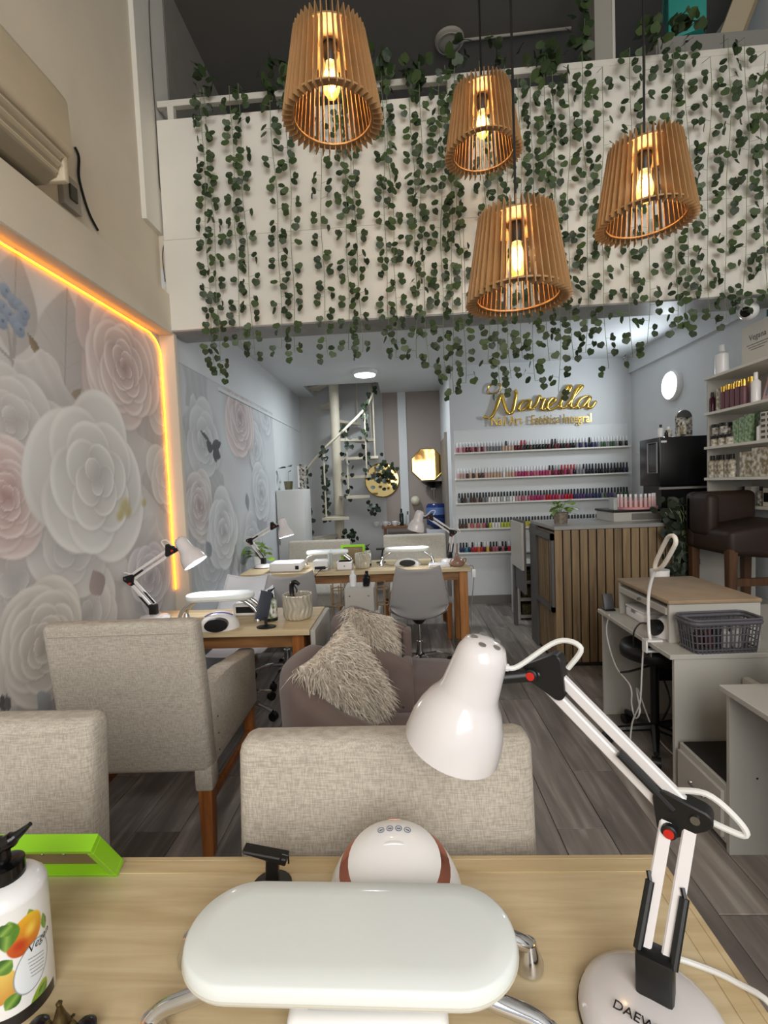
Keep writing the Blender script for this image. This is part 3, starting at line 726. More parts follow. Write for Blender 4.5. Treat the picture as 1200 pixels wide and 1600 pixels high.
# reception counter with wooden slats
CX0, CX1, CY0, CY1, CZ = 1.13, 2.60, 3.70, 4.38, 1.09
ct = thing('reception_counter', 'reception counter clad in vertical wooden slats', 'counter', (CX0, CY0, 0))
LX, LY = CX1 - CX0, CY1 - CY0
SL = wood('counter_slat', '#97805f', '#745e43', .5, (12, 12, 1.0), 2.2, rnd=True)
GAP = mat('slat_backing', '#241f1a', .8)
obj('carcass', box(B(), .012, LX, .012, LY, .0, CZ - .03), GAP, ct, False)
obj('countertop', box(B(), -.004, LX, -.004, LY, CZ - .03, CZ, .003, 1), mat('counter_grey', '#9b9a97', .3, var=.1), ct, False)
n = 23; pw = LX / n
sm = meshof('slat', box(B(), 0, pw - .010, 0, .012, .03, CZ - .032, .0015, 1), SL, False)
for k in range(n): obj('slat', sm, None, ct, loc=(k * pw, 0, 0))
n2 = 16; pw2 = (LY - .20) / n2
sm2 = meshof('slat', box(B(), 0, .010, 0, pw2 - .008, .03, CZ - .05, .0015, 1), SL, False)
for k in range(n2): obj('slat', sm2, None, ct, loc=(.002, k * pw2 + .014, 0))
obj('plinth', box(B(), .004, LX, .004, LY, 0, .03), GAP, ct, False)
obj('side_frame', box(box(box(B(), -.02, .0, .02, .06, .42, 1.03), -.02, 0, .02, LY, .98, 1.03), -.02, 0, .02, .5, .42, .46), mat('dark_grey_frame', '#5b5856', .5), ct, False)
obj('end_panel', box(B(), -.016, .012, LY - .19, LY, .0, CZ - .03, .002, 1), mat('dark_grey_frame', '#5b5856', .5), ct, False)
# raised box on the counter
t = thing('counter_riser', 'low white and black drawer box on top of the reception counter', 'riser', (1.66, 3.9, CZ))
obj('body', box(B(), 0, .42, 0, .35, 0, .075, .002, 1), LAM, t, False); obj('lid', box(B(), -.01, .43, -.01, .36, .075, .092, .002, 1), BLACKP, t, False)
obj('drawer', box(B(), .14, .40, -.008, 0, .014, .062, .002, 1), mat('pewter_front', '#77746f', .5), t, False)
# folding white panel and drawer tower behind the counter
t = thing('wall_cupboard', 'white hinged flap standing open behind the counter end', 'flap', (1.06, 4.42, 0))
obj('door', box(B(), -.012, .012, 0, .44, .62, 1.06, .003, 1), LAM, t, False); obj('frame', box(B(), .012, .03, .0, .45, .4, 1.08), mat('dark_grey_frame', '#5b5856', .5), t, False); obj('foot', box(B(), .0, .03, .38, .45, 0, .62), mat('dark_grey_frame', '#5b5856', .5), t, False)
t = thing('open_shelf_unit', 'low white shelf unit with dark cubbies beside the counter', 'shelf unit', (1.16, 4.98, 0))
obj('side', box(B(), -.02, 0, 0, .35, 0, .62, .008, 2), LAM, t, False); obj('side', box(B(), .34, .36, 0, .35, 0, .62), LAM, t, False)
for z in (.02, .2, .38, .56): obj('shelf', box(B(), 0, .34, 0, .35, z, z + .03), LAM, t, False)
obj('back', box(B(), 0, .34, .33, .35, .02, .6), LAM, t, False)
for z, c in ((.05, '#3a3327'), (.23, '#2b2928'), (.41, '#252322')): obj('bin', box(B(), .02, .32, .02, .3, z, z + .11, .01, 2), mat('bin' + c, c, .6, var=.5, vscale=50, col2='#6b5d2e'), t)

# ------------------------------------------------------------------ white nail desks on the right
def nail_desk(label, x0, x1, y0, y1, z):
    t = thing('nail_desk', label, 'desk', (x0, y0, 0)); lx, ly = x1 - x0, y1 - y0
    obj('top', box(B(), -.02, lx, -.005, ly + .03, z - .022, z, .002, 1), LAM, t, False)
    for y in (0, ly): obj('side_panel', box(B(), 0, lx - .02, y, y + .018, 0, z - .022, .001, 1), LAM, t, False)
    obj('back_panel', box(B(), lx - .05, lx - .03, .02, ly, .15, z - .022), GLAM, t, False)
    return t
d1 = nail_desk('white nail desk holding the grey basket and gooseneck lamp', 1.17, 2.25, 2.15, 2.92, .65)
obj('shelf_cheek', box(B(), .02, .14, .0, .018, 0, 0), LAM, d1, False) if 0 else None
t = thing('drawer_pedestal', 'low white drawer pedestal with black top between the two desks', 'pedestal', (1.18, 1.82, 0))
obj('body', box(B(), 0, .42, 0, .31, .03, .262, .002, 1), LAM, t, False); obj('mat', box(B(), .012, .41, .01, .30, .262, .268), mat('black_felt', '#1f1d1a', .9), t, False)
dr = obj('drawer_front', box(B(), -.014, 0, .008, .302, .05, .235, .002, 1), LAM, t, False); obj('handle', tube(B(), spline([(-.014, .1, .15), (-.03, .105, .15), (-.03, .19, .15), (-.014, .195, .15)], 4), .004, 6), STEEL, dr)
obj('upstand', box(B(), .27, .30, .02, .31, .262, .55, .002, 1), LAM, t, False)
d2 = nail_desk('white nail desk cut by the right picture edge', 1.18, 2.3, 1.05, 1.80, .65)
for x, z in ((.10, .30), (.30, .30), (.30, .285)): obj('dowel_hole', lathe(B(), [(0, 0), (.004, 0), (.004, .001), (0, .001)], 8, axisM((x, .7489, z), (0, -1, 0))), BLACKP, d2)
# organiser box on the first desk
t = thing('desk_organiser', 'open white organiser with a beige padded lid on the nail desk', 'organiser', (1.23, 2.30, .65))
W_, D_, H_ = .42, .54, .185
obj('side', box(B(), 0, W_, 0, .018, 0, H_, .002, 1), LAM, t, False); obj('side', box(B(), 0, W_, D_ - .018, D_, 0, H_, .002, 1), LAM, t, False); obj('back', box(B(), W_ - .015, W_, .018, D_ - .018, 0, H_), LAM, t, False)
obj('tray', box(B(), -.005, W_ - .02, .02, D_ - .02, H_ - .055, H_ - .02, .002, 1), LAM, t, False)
obj('tray_knob', cyl(B(), (-.005, D_ / 2, H_ - .036), (-.018, D_ / 2, H_ - .036), .007), STEEL, t)
obj('lid', box(B(), -.008, W_ + .004, -.008, D_ + .008, H_, H_ + .022, .008, 2), mat('beige_pad', '#a08a70', .7, var=.15, vscale=9), t)
t = thing('sterilizer_box', 'pale grey plastic box inside the desk organiser', 'box', (1.25, 2.60, .65))
obj('body', box(B(), 0, .20, 0, .2, 0, .055, .012, 3), PLAST, t); obj('lid', box(B(), -.002, .202, -.002, .202, .055, .068, .006, 2), PLAST, t); obj('latch', box(B(), -.005, 0, .08, .12, .04, .06, .001, 1), GLAM, t)
def dome_lamp(name, label, loc, rz, r_=.10, body=PLAST, accent=BLACKP, h=.085, asp=1.0, cat='nail lamp', opening=True):
    t = thing(name, label, cat, loc, rz)
    prof = [(r_ * math.cos(a), h * math.sin(a)) for a in [i * PI / 2 / 9 for i in range(9)]] + [(0, h)]
    b_ = lathe(B(), prof, 32, Matrix.Diagonal((1, asp, 1, 1)))
    obj('housing', b_, body, t, ang=60)
    if opening: obj('opening', lathe(B(), [(0, -r_ * .3), (r_ * .5, -r_ * .28), (r_ * .5, r_ * .3), (0, r_ * .32)], 24, Matrix.Translation((0, -r_ * asp + r_ * .27, h * .40)) @ Matrix.Rotation(PI / 2, 4, 'X') @ Matrix.Diagonal((1.15, .78 * h / r_, 1, 1))), accent, t)
    return t
t = dome_lamp('nail_lamp', 'small white dome nail lamp inside the desk organiser', (1.30, 2.42, .65), R(-90), .085, h=.10)
tag(wire('power_cable', 'x', [(0, 0), (1, 1)], 1, .001, BLACKP) if 0 else obj('power_cable', tube(B(), spline([(1.22, 2.44, .70), (1.17, 2.45, .705), (1.135, 2.45, .66), (1.135, 2.45, .58)], 5), .004, 6), BLACKP), 'black cable running from the dome nail lamp over the desk edge', 'cable')
t = thing('tumbler', 'plain white cup standing behind the desk organiser', 'cup', (1.50, 2.905, .65))
obj('wall', lathe(B(), [(.05, 0), (.052, .23), (.048, .23), (.046, .01)], 24, cap1=False), PLAST, t); obj('lid', lathe(B(), [(.0, .225), (.053, .225), (.053, .238), (0, .238)], 24), PLAST, t)
t = thing('card_reader', 'small grey card reader leaning at the far end of the nail desk', 'card reader', (1.20, 2.90, .65))
obj('body', box(B(), -.03, .03, -.012, .012, .0, .10, .006, 2, M=Matrix.Rotation(R(-18), 4, 'X')), mat('reader_grey', '#4a4a4c', .4), t); obj('stand', box(B(), -.03, .03, -.02, .05, 0, .012, .003, 1), BLACKP, t)
# gooseneck lamp clipped to the desk edge
WARM = mat('unlit_warm_diffuser', '#efe7dc', .4)
g0 = atX(1017, 1015, 1.16); t = thing('gooseneck_lamp', 'slim white gooseneck lamp with a looped head clamped to the nail desk', 'lamp', (g0.x, g0.y, .65))
pts = [atX(px, py, 1.165 + .0 * k) for k, (px, py) in enumerate(((1014, 985), (1013, 950), (1014, 925), (1019, 903), (1025, 888)))]
q0 = Vector(t.location)
obj('neck', tube(B(), spline([Vector((0, 0, .0))] + [p - q0 for p in pts], 6), .0075, 10), PLAST, t)
hp = [(1025, 890), (1025, 878), (1040, 846), (1046, 838), (1053, 838), (1056, 846), (1052, 857), (1036, 884)]
obj('head', tube(B(), spline([atX(px, py, 1.165) - q0 for px, py in hp], 5, True), .0095, 10, closed=True), WARM, t)
cl = obj('clamp', box(B(), -.03, .05, -.02, .02, 0, .01, .003, 1), PLAST, t); box_ = B(); box(box_, -.03, .05, -.02, .02, -.05, -.04, .003, 1); box(box_, -.032, -.024, -.02, .02, -.05, .01); obj('clamp_jaw', box_, PLAST, t); obj('clamp_screw', cyl(B(), (.0, 0, -.075), (.0, 0, -.04), .007), STEEL, t)
def cable(label, pts, r_, m, n_=6): return tag(obj('power_cable', tube(B(), spline(pts, n_), r_, 6), m), label, 'cable')
cable('long white cable drooping from the far desk corner to the floor', [atX(px, py, 1.155) for px, py in ((952, 960), (948, 990), (962, 1040), (985, 1072), (987, 1100), (993, 1122), (1000, 1110))] + [Vector((1.22, 2.6, .3)), Vector((1.3, 2.55, .05)), Vector((1.35, 2.3, .012))], .004, WCABLE)
cable('white cable with inline switch hanging from the gooseneck lamp', [atX(px, py, 1.15) for px, py in ((1005, 1015), (1003, 1050), (1001, 1090), (998, 1105), (987, 1135), (990, 1180))] + [Vector((1.16, 2.18, .02)), Vector((1.3, 2.3, .012))], .004, WCABLE)
# grey basket
def basket(label, loc, rz, wx=.31, wy=.22, h=.135):
    t = thing('slatted_basket', label, 'basket', loc, rz); m = mat('grey_basket_plastic', '#55545a', .5)
    rr = []
    for (cx, cy, a0) in ((1, 1, 0), (-1, 1, 90), (-1, -1, 180), (1, -1, 270)):
        for q in range(7): a = R(a0 + 15 * q); rr.append(Vector((cx * (wx / 2 - .03) + .03 * math.cos(a), cy * (wy / 2 - .03) + .03 * math.sin(a))))
    cum = [0]
    for i in range(len(rr)): cum.append(cum[-1] + (rr[(i + 1) % len(rr)] - rr[i]).length)
    def P(a, f):
        d = (a / (2 * PI)) % 1 * cum[-1]; i = max(j for j in range(len(rr)) if cum[j] <= d); v = rr[i].lerp(rr[(i + 1) % len(rr)], (d - cum[i]) / max(1e-6, cum[i + 1] - cum[i])); k = .88 + .12 * f
        return Vector((v.x * k, v.y * k, f * h))
    N = 56
    obj('floor_plate', prism(B(), [tuple(P(2 * PI * k / 40, 0).xy) for k in range(40)], 0, .006), m, t)
    for f, r_ in ((1, .006), (.78, .003), (.55, .003), (.32, .003), (.1, .004)):
        obj('hoop', tube(B(), [P(2 * PI * k / N, f) for k in range(N)], r_, 6, closed=True), m, t)
    V = [P(2 * PI * (k + .5) / 44, 0) for k in range(44)]; T = [P(2 * PI * (k + .5) / 44, 1) for k in range(44)]
    for a, b_ in zip(V, T): obj('slat', tube(B(), [a, b_], .0042, 4), m, t, False)
    obj('solid_rim_panel', tube(B(), [P(2 * PI * k / N, .9) for k in range(N)], .010, 6, closed=True), m, t)
    return t
basket('dark grey slatted plastic basket on the nail desk', (1.40, 2.212, .651), R(3), .32, .14, .15)
for k, (x, y, c, h_) in enumerate(((1.31, 2.215, '#3b2a2a', .09), (1.36, 2.22, '#5a2f33', .085), (1.43, 2.215, '#d8d6d2', .10), (1.48, 2.215, '#d8d6d2', .10), (1.40, 2.225, '#2a2a30', .12))):
    lb = ['dark brown pot', 'maroon pot', 'white tube nearest the basket centre', 'white tube nearest the basket end', 'black bottle'][k] + ' inside the grey basket'
    t = thing('cosmetic_container', lb, 'container', (x, y, .658)); m_ = mat('pot' + c, c, .4)
    obj('body', lathe(B(), [(.018, 0), (.02, .005), (.02, h_ * .7), (.012, h_ * .75)], 14), m_, t); obj('cap', lathe(B(), [(.013, h_ * .75), (.013, h_), (.0, h_)], 14), m_, t)
# black stool
t = thing('rolling_stool', 'black round rolling stool pushed under the white nail desk', 'stool', (1.30, 2.58, 0))
obj('seat', lathe(B(), [(0, .475), (.13, .475), (.165, .49), (.17, .52), (.16, .55), (.12, .56), (0, .563)], 32), mat('black_vinyl', '#0f0e0e', .45), t, ang=60)
obj('piston', cyl(B(), (0, 0, .1), (0, 0, .48), .022), BLACKP, t); obj('lever', tube(B(), [(0, 0, .44), (-.15, -.04, .42), (-.2, -.05, .42)], .006), STEEL, t)
for k in range(5):
    a = 2 * PI * k / 5 + .5; c, s = math.cos(a), math.sin(a)
    obj('base_arm', tube(B(), [(0, 0, .10), (c * .24, s * .24, .07)], [.024, .014], 8), BLACKP, t); obj('castor', tube(B(), [(c * .24 - s * .02, s * .24 + c * .02, .028), (c * .24 + s * .02, s * .24 - c * .02, .028)], .028, 14), BLACKP, t)
for x, y, lb in ((1.42, 2.72, 'nearest the stool seat'), (1.62, 2.70, 'farthest under the desk')):
    t = thing('power_adapter', 'black power adapter under the nail desk ' + lb, 'adapter', (x, y, .30))
    obj('block', box(B(), -.05, .05, -.03, .03, 0, .07, .006, 2), BLACKP, t); obj('lead', tube(B(), spline([(0, 0, 0), (.02, -.03, -.12), (-.02, -.02, -.24), (.03, .02, -.295)], 5), .005, 6), BLACKP, t)
# things on the second desk
t = thing('drawer_box', 'small white drawer box with wooden lid at the right picture edge', 'box', (1.33, 1.55, .65))
obj('body', box(B(), 0, .25, 0, .15, 0, .15, .003, 1), LAM, t, False); obj('lid', box(B(), -.006, .256, -.006, .156, .15, .162, .003, 1), mat('beige_pad', '#a08a70', .7), t, False); dd = obj('drawer', box(B(), .03, .2, -.02, 0, .07, .105, .003, 1), LAM, t, False); obj('pull', box(B(), .1, .14, -.026, -.02, .08, .095), LAM, dd, False)
obj('pad', box(B(), -.04, .05, -.04, -.004, 0, .004), BLACKP, t, False)
t = thing('plastic_bowl', 'grey rounded manicure bowl behind the small drawer box', 'bowl', (1.50, 1.80, .65)); GB = mat('mid_grey_plastic', '#77757a', .4)
obj('wall', lathe(B(), [(.035, 0), (.05, .03), (.085, .09), (.09, .13), (.082, .15), (.075, .148), (.07, .09), (.03, .02)], 28, cap1=False), GB, t, ang=60); obj('rim', tube(B(), [(.08 * math.cos(a_), .08 * math.sin(a_), .15) for a_ in np.linspace(0, 2 * PI, 28)[:-1]], .005, 6, closed=True), PLAST, t)

# raised brown armchair on its platform
BRN = mat('brown_leather', '#27170d', .55, var=.25, vscale=4); DBR = wood('dark_brown_wood', '#5a3a21', '#402713', .5, (14, 14, 1.2), 2.4)
t = thing('footbath_platform', 'white platform under the raised brown armchair', 'platform', (2.0, 3.05, 0))
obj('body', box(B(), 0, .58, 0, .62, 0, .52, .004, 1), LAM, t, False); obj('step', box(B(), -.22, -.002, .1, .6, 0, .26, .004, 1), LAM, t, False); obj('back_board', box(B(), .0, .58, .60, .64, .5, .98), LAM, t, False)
t = thing('leather_armchair', 'dark brown leather armchair raised on the white platform', 'armchair', (2.03, 3.10, .521))
obj('seat', hexa(B(), [(0, 0, .40), (.42, 0, .36), (.42, .46, .36), (0, .46, .40), (0, 0, .56), (.42, 0, .62), (.42, .46, .62), (0, .46, .56)], .04, 4), BRN, t)
obj('backrest', box(B(), -.012, .43, .36, .47, .40, .80, .04, 3), BRN, t); obj('arm', box(B(), -.012, .08, .2, .46, .50, .79, .035, 3), BRN, t)
for x in (.03, .39):
    for y in (.03, .42): obj('leg', beam_leg((x, y, .44), (x, y, 0), .055, .045), DBR, t, False)
obj('stretcher', box(B(), .03, .39, .02, .045, .20, .25), DBR, t, False)
# ================================================================== LAMPS AND TABLE-TOP THINGS
def desk_lamp(label, base, elbow, head, sdir, lit=0, br=.085, sr=.08, text_=None, cord=None, side=None, foot=None, scale=1.0):
    """swing-arm lamp: base centre, elbow, head joint (world), shade axis sdir pointing out of the shade"""
    base, elbow, head, sdir = Vector(base), Vector(elbow), Vector(head), Vector(sdir).normalized()
    t = thing('swing_arm_lamp', label, 'desk lamp', base); k = scale
    e, h = elbow - base, head - base
    obj('base', lathe(B(), [(br, 0), (br * 1.0, .008 * k), (br * .95, .018 * k), (br * .8, .026 * k), (br * .45, .033 * k), (0, .035 * k)], 40), GLOSSW, t, ang=60)
    obj('base_ring', lathe(B(), [(br * 1.012, 0), (br * 1.012, .006 * k), (br * .9, .006 * k)], 40, cap0=True, cap1=True), BLACKP, t)
    f = Vector(foot) - base if foot is not None else Vector((0, 0, .035 * k))
    pl = Vector((e.x - h.x, e.y - h.y, 0)); pl = pl.normalized() if pl.length > .01 else Vector((1, 0, 0))
    sd = Vector((-pl.y, pl.x, 0))                      # normal of the arm plane
    if sd.y > 0: sd = -sd
    obj('bracket', hexa(B(), [f + pl * a * .022 * k + sd * b_ * .016 * k + Vector((0, 0, z * k)) for z in (-.004, .055) for a, b_ in ((-1, -1), (1, -1), (1, 1), (-1, 1))], .006 * k, 2), BLACKP, t)
    def bars(p, q, w_, gap, name):
        d = (q - p).normalized(); n_ = sd.cross(d).normalized()
        for s in (-1, 1):
            o = n_ * s * gap; b_ = B(); a0 = n_ * w_; a1 = sd * w_ * .8
            hexa(b_, [p + o - a0 - a1, p + o + a0 - a1, p + o + a0 + a1, p + o - a0 + a1, q + o - a0 - a1, q + o + a0 - a1, q + o + a0 + a1, q + o - a0 + a1], w_ * .25, 1)
            obj(name, b_, GLOSSW, t, False)
        return d, n_
    f2 = f + Vector((0, 0, .045 * k))
    d1_, n1 = bars(f2, e, .0082 * k, .0135 * k, 'lower_arm'); d2_, n2 = bars(e, h, .0082 * k, .0135 * k, 'upper_arm')
    for s in (-1, 1):                                  # springs beside the lower arm and one along the upper
        a = f2 + n1 * s * .02 * k + sd * .008 * k; sp = obj('spring', cyl(B(), a + d1_ * .005, a + d1_ * .085 * k, .0058 * k, .0058 * k, 10), BLACKP, t)
        obj('spring_hook', tube(B(), [a + d1_ * .085 * k, a + d1_ * .095 * k + n1 * .004 * k], .003 * k, 6), BLACKP, sp)
    a = e - d2_ * .0 + sd * .01 * k; obj('spring', cyl(B(), a + d2_ * .01, a + d2_ * .10 * k, .0062 * k, .0062 * k, 10), BLACKP, t)
    def plate(c, dirs, r_, name):
        """rounded triangular joint plate pair facing the viewer"""
        hull = []
        for dv in dirs:
            for q in range(10):
                an = 2 * PI * q / 10; hull.append((dv[0] + r_ * math.cos(an), dv[1] + r_ * math.sin(an)))
        pts_ = sorted(set((round(x, 6), round(y, 6)) for x, y in hull)); lo, up = [], []
        for seq, out in ((pts_, lo), (pts_[::-1], up)):
            for p_ in seq:
                while len(out) >= 2 and (out[-1][0] - out[-2][0]) * (p_[1] - out[-2][1]) - (out[-1][1] - out[-2][1]) * (p_[0] - out[-2][0]) <= 0: out.pop()
                out.append(p_)
        poly = lo[:-1] + up[:-1]
        M = Matrix((( pl.x, 0, sd.x, c.x), (pl.y, 0, sd.y, c.y), (0, 1, sd.z, c.z), (0, 0, 0, 1)))
        o = obj(name, prism(B(), poly, -.014 * k, .014 * k, M, .002 * k, 1), BLACKP, t)
        return M
    M = plate(e, [(-.020 * k, .016 * k), (.026 * k, .004 * k), (-.014 * k, -.024 * k)], .013 * k, 'elbow_joint')
    kn = obj('knob', lathe(B(), [(.010 * k, 0), (.010 * k, .008 * k), (.007 * k, .010 * k), (0, .010 * k)], 16, M @ Matrix.Translation((-.012 * k, -.022 * k, .014 * k))), BLACKP, t); obj('knob_cap', lathe(B(), [(.0065 * k, 0), (.0065 * k, .012 * k), (0, .013 * k)], 16, M @ Matrix.Translation((-.012 * k, -.022 * k, .014 * k))), RED, kn)
    obj('screw', lathe(B(), [(.006 * k, 0), (.006 * k, .004 * k), (0, .004 * k)], 10, M @ Matrix.Translation((.018 * k, .004 * k, .014 * k))), STEEL, t)
    M = plate(h, [(.018 * k, .026 * k), (.022 * k, -.024 * k), (-.024 * k, .002 * k)], .011 * k, 'head_joint')
    kn = obj('knob', lathe(B(), [(.010 * k, 0), (.010 * k, .008 * k), (.007 * k, .010 * k), (0, .010 * k)], 16, M @ Matrix.Translation((-.016 * k, .0, .014 * k))), BLACKP, t); obj('knob_cap', lathe(B(), [(.0065 * k, 0), (.0065 * k, .012 * k), (0, .013 * k)], 16, M @ Matrix.Translation((-.016 * k, .0, .014 * k))), RED, kn)
    # shade: local z from the cap to the rim
    off = side if side is not None else -pl
    tip = h + Vector(off) * .105 * k - sdir * .065 * k
    MS = axisM(tip, sdir); L = sr * 2.42
    prof = [(0, 0), (sr * .25, .003), (sr * .41, sr * .12), (sr * .50, sr * .32), (sr * .53, sr * .55), (sr * .585, sr * 1.12), (sr * .63, sr * 1.28), (sr * .76, sr * 1.48), (sr * .88, sr * 1.74), (sr * .965, sr * 2.05), (sr, L)]
    inn = [(r_ * .955, z if i == 0 else z - .001) for i, (r_, z) in enumerate(prof[::-1])]
    inn = [(sr * .96, L), (sr * .92, sr * 2.05), (sr * .83, sr * 1.74), (sr * .70, sr * 1.48), (sr * .57, sr * 1.28), (sr * .53, sr * 1.12), (sr * .48, sr * .55), (0, sr * .4)]
    sh = obj('shade', lathe(B(), prof + inn, 40, MS), GLOSSW, t, ang=50)
    for q in range(5):
        an = 2 * PI * q / 5; obj('vent_hole', lathe(B(), [(sr * .075, 0), (sr * .075, .0015), (0, .0015)], 10, MS @ Matrix.Translation((sr * .25 * math.cos(an), sr * .25 * math.sin(an), sr * .045)) @ Matrix.Rotation(PI, 4, 'X')), mat('vent_grey', '#8d8a88', .4, metal=.5), sh)
    obj('neck_rod', cyl(B(), h - pl * 0, MS @ Vector((0, 0, sr * .95)), .0105 * k, .0105 * k, 12), BLACKP, t)
    if lit:
        obj('bulb', lathe(B(), [(0, L - .012), (sr * .55, L - .016), (sr * .6, L - .03), (sr * .3, sr * 1.2), (0, sr * 1.1)], 24, MS), mat('lit_bulb', '#ffffff', .5, emit=14, ecol='#eef5ff'), t)
        lamp('lamp_light', 'SPOT', base + MS @ Vector((0, 0, L - .006)), lit, (.92, .96, 1.0), .05, sdir.to_track_quat('-Z', 'Y').to_euler()).data.spot_size = R(150)
    else:
        obj('bulb', lathe(B(), [(0, L - .03), (sr * .35, L - .05), (sr * .2, sr * 1.2), (0, sr * 1.1)], 24, MS), PLAST, t)
    # cables between the shade, the joints and the base
    a = MS @ Vector((0, 0, sr * .55)) - pl * 0; side_ = (h - a); side_ = side_.normalized()
    a = a + side_ * sr * .42
    obj('gland', cyl(B(), a - side_ * .004, a + side_ * .014 * k, .008 * k, .006 * k, 8), GLOSSW, t)
    obj('cable', tube(B(), spline([a + side_ * .01 * k, a + side_ * .03 * k + Vector((0, 0, .005 * k)), h + pl * .02 * k + Vector((0, 0, .055 * k)), h + pl * .055 * k + Vector((0, 0, .05 * k)), h + pl * .035 * k + Vector((0, 0, .015 * k))], 6), .0042 * k, 8), WCABLE, t)
    obj('cable', tube(B(), spline([e - pl * .015 * k + Vector((0, 0, .025 * k)), e + pl * .03 * k + Vector((0, 0, .036 * k)), e + pl * .065 * k + Vector((0, 0, .012 * k)), e + pl * .07 * k + Vector((0, 0, -.006 * k)), e + pl * .02 * k + Vector((0, 0, .002 * k))], 6), .0042 * k, 8), WCABLE, t)
    if cord: obj('mains_cord', tube(B(), spline([Vector(p) - base for p in cord], 6), .004, 8), WCABLE, t)
    if text_:
        txt, size, M = text_; text('lettering', txt, size, .0003, mat('ink_black', '#1a1a1c', .5), t, M, 'LEFT')
    return t
TZ = .75
bc = Vector((.290, .588, TZ))
ta, tb = atZ(956, 1574, TZ + .034), atZ(1004, 1604, TZ + .034)
TX = Matrix.Translation(ta - bc + Vector((0, 0, .0012))) @ Matrix.Rotation(math.atan2(tb.y - ta.y, tb.x - ta.x), 4, 'Z') @ Matrix.Rotation(R(4), 4, 'X')
desk_lamp('large white swing-arm lamp with red knobs at the right of the near table', bc, atY(1063, 1268, .66), atY(852, 1052, .76), (-.30, .16, -.94), br=.088, sr=.080, foot=bc + Vector((.010, .012, .034)), side=(-1.06, .0, .0), scale=1.0,
          text_=('DAEWOO', .0165, TX), cord=[(.345, .66, TZ + .02), (.38, .665, TZ + .006), (.425, .64, TZ + .005), (.455, .60, TZ + .0), (.462, .56, TZ - .1), (.462, .5, TZ - .4)])
# lamp on the mural table
desk_lamp('white swing-arm lamp shining on the table beside the rose mural', (-1.43, 2.60, TZ), atY(203, 905, 2.62), atY(268, 860, 2.60), (.55, -.05, -.83), lit=5, br=.085, sr=.07, side=(.75, 0, .12))
desk_lamp('lit white swing-arm lamp at the plant end of the long table', (-1.31, 4.30, TZ), atY(391, 845, 4.28), atY(428, 822, 4.2), (.25, -.1, -.96), lit=7, br=.085, sr=.07, side=(.8, 0, .05))
desk_lamp('white swing-arm lamp at the polish-shelf end of the long table', (.38, 4.28, TZ), atY(707, 832, 4.25), atY(671, 808, 4.2), (-.25, .1, -.95), lit=5, br=.085, sr=.075, side=(-.9, 0, .0))

def hand_rest(label, c, w_, d, rz=0, z=.12, th=.035):
    """padded hand rest on four curved chrome legs"""
    t = thing('hand_rest', label, 'hand rest', c, rz); PAD = mat('white_leatherette', '#e6ebe8', .38, coat=.15)
    pts = []; r_ = d / 2; hw = w_ / 2 - r_
    for q in range(24):
        a = -PI / 2 + PI * q / 23; pts.append((hw + r_ * math.cos(a), r_ * math.sin(a)))
    pts += [(-x, -y) for x, y in pts]
    bm = B(); pr = [(.93, z - .002), (.985, z + .003), (1.0, z + .010), (.997, z + th * .60), (.975, z + th * .84), (.93, z + th * .95), (.6, z + th * 1.02), (.2, z + th * 1.04)]
    def ins(x, y, f): g = (1 - f) * r_; n_ = Vector((x - max(-hw, min(hw, x)), y)); L = n_.length or 1; return (x - n_.x / L * g, y - n_.y / L * g)
    rings = [[bm.verts.new((*ins(x, y, f), zz)) for x, y in pts] for f, zz in pr]; N = len(pts)
    for A, D in zip(rings, rings[1:]):
        for q in range(N): bm.faces.new((A[q], A[(q + 1) % N], D[(q + 1) % N], D[q]))
    bm.faces.new(rings[0][::-1]); bm.faces.new(rings[-1]); bmesh.ops.remove_doubles(bm, verts=bm.verts, dist=1e-5)
    pd = obj('pad', bm, PAD, t, ang=70)
    obj('piping', tube(B(), [(*ins(x, y, .992), z + .008) for x, y in pts], .0022, 6, closed=True), mat('pad_piping', '#c9c4b6', .5), pd)
    for sx in (-1, 1):
        for sy in (-1, 1):
            p = [(sx * (hw + .0), sy * r_ * .45, z), (sx * (hw + .035), sy * r_ * .6, z - .012), (sx * (hw + r_ * 1.12), sy * r_ * .62, z * .55), (sx * (hw + r_ * 1.33), sy * r_ * .68, .03)]
            lg = obj('leg', tube(B(), spline(p, 5), .0105, 12), CHROME, t); fx, fy = p[-1][0], p[-1][1]
            obj('foot', lathe(B(), [(.021, 0), (.021, .006), (.015, .022), (.011, .036), (0, .038)], 20, Matrix.Translation((fx, fy, 0))), CHROME, lg)
    return t
hand_rest('large white hand rest on chrome legs in the centre foreground', (-.097, .612, TZ + .002), .445, .163, R(-1), .078, .028)
hand_rest('white hand rest with chrome legs on the mural table', (-1.03, 2.56, TZ), .37, .15, R(4), .12, .03)
hand_rest('white hand rest at the plant end of the long table', (-.72, 4.30, TZ), .38, .15, 0, .11, .03)
hand_rest('white hand rest at the right end of the long table behind the chrome-based chair', (.0, 4.24, TZ), .40, .16, 0, .12, .03)
# dust collector under the foreground hand rest
t = thing('dust_collector', 'white nail dust collector with a black slot under the front hand rest', 'dust collector', (-.07, .585, TZ))
obj('body', box(B(), -.10, .10, -.045, .06, 0, .055, .012, 3), PLAST, t); obj('grille', box(B(), -.075, .075, -.03, .045, .055, .058, .003, 1), BLACKP, t)
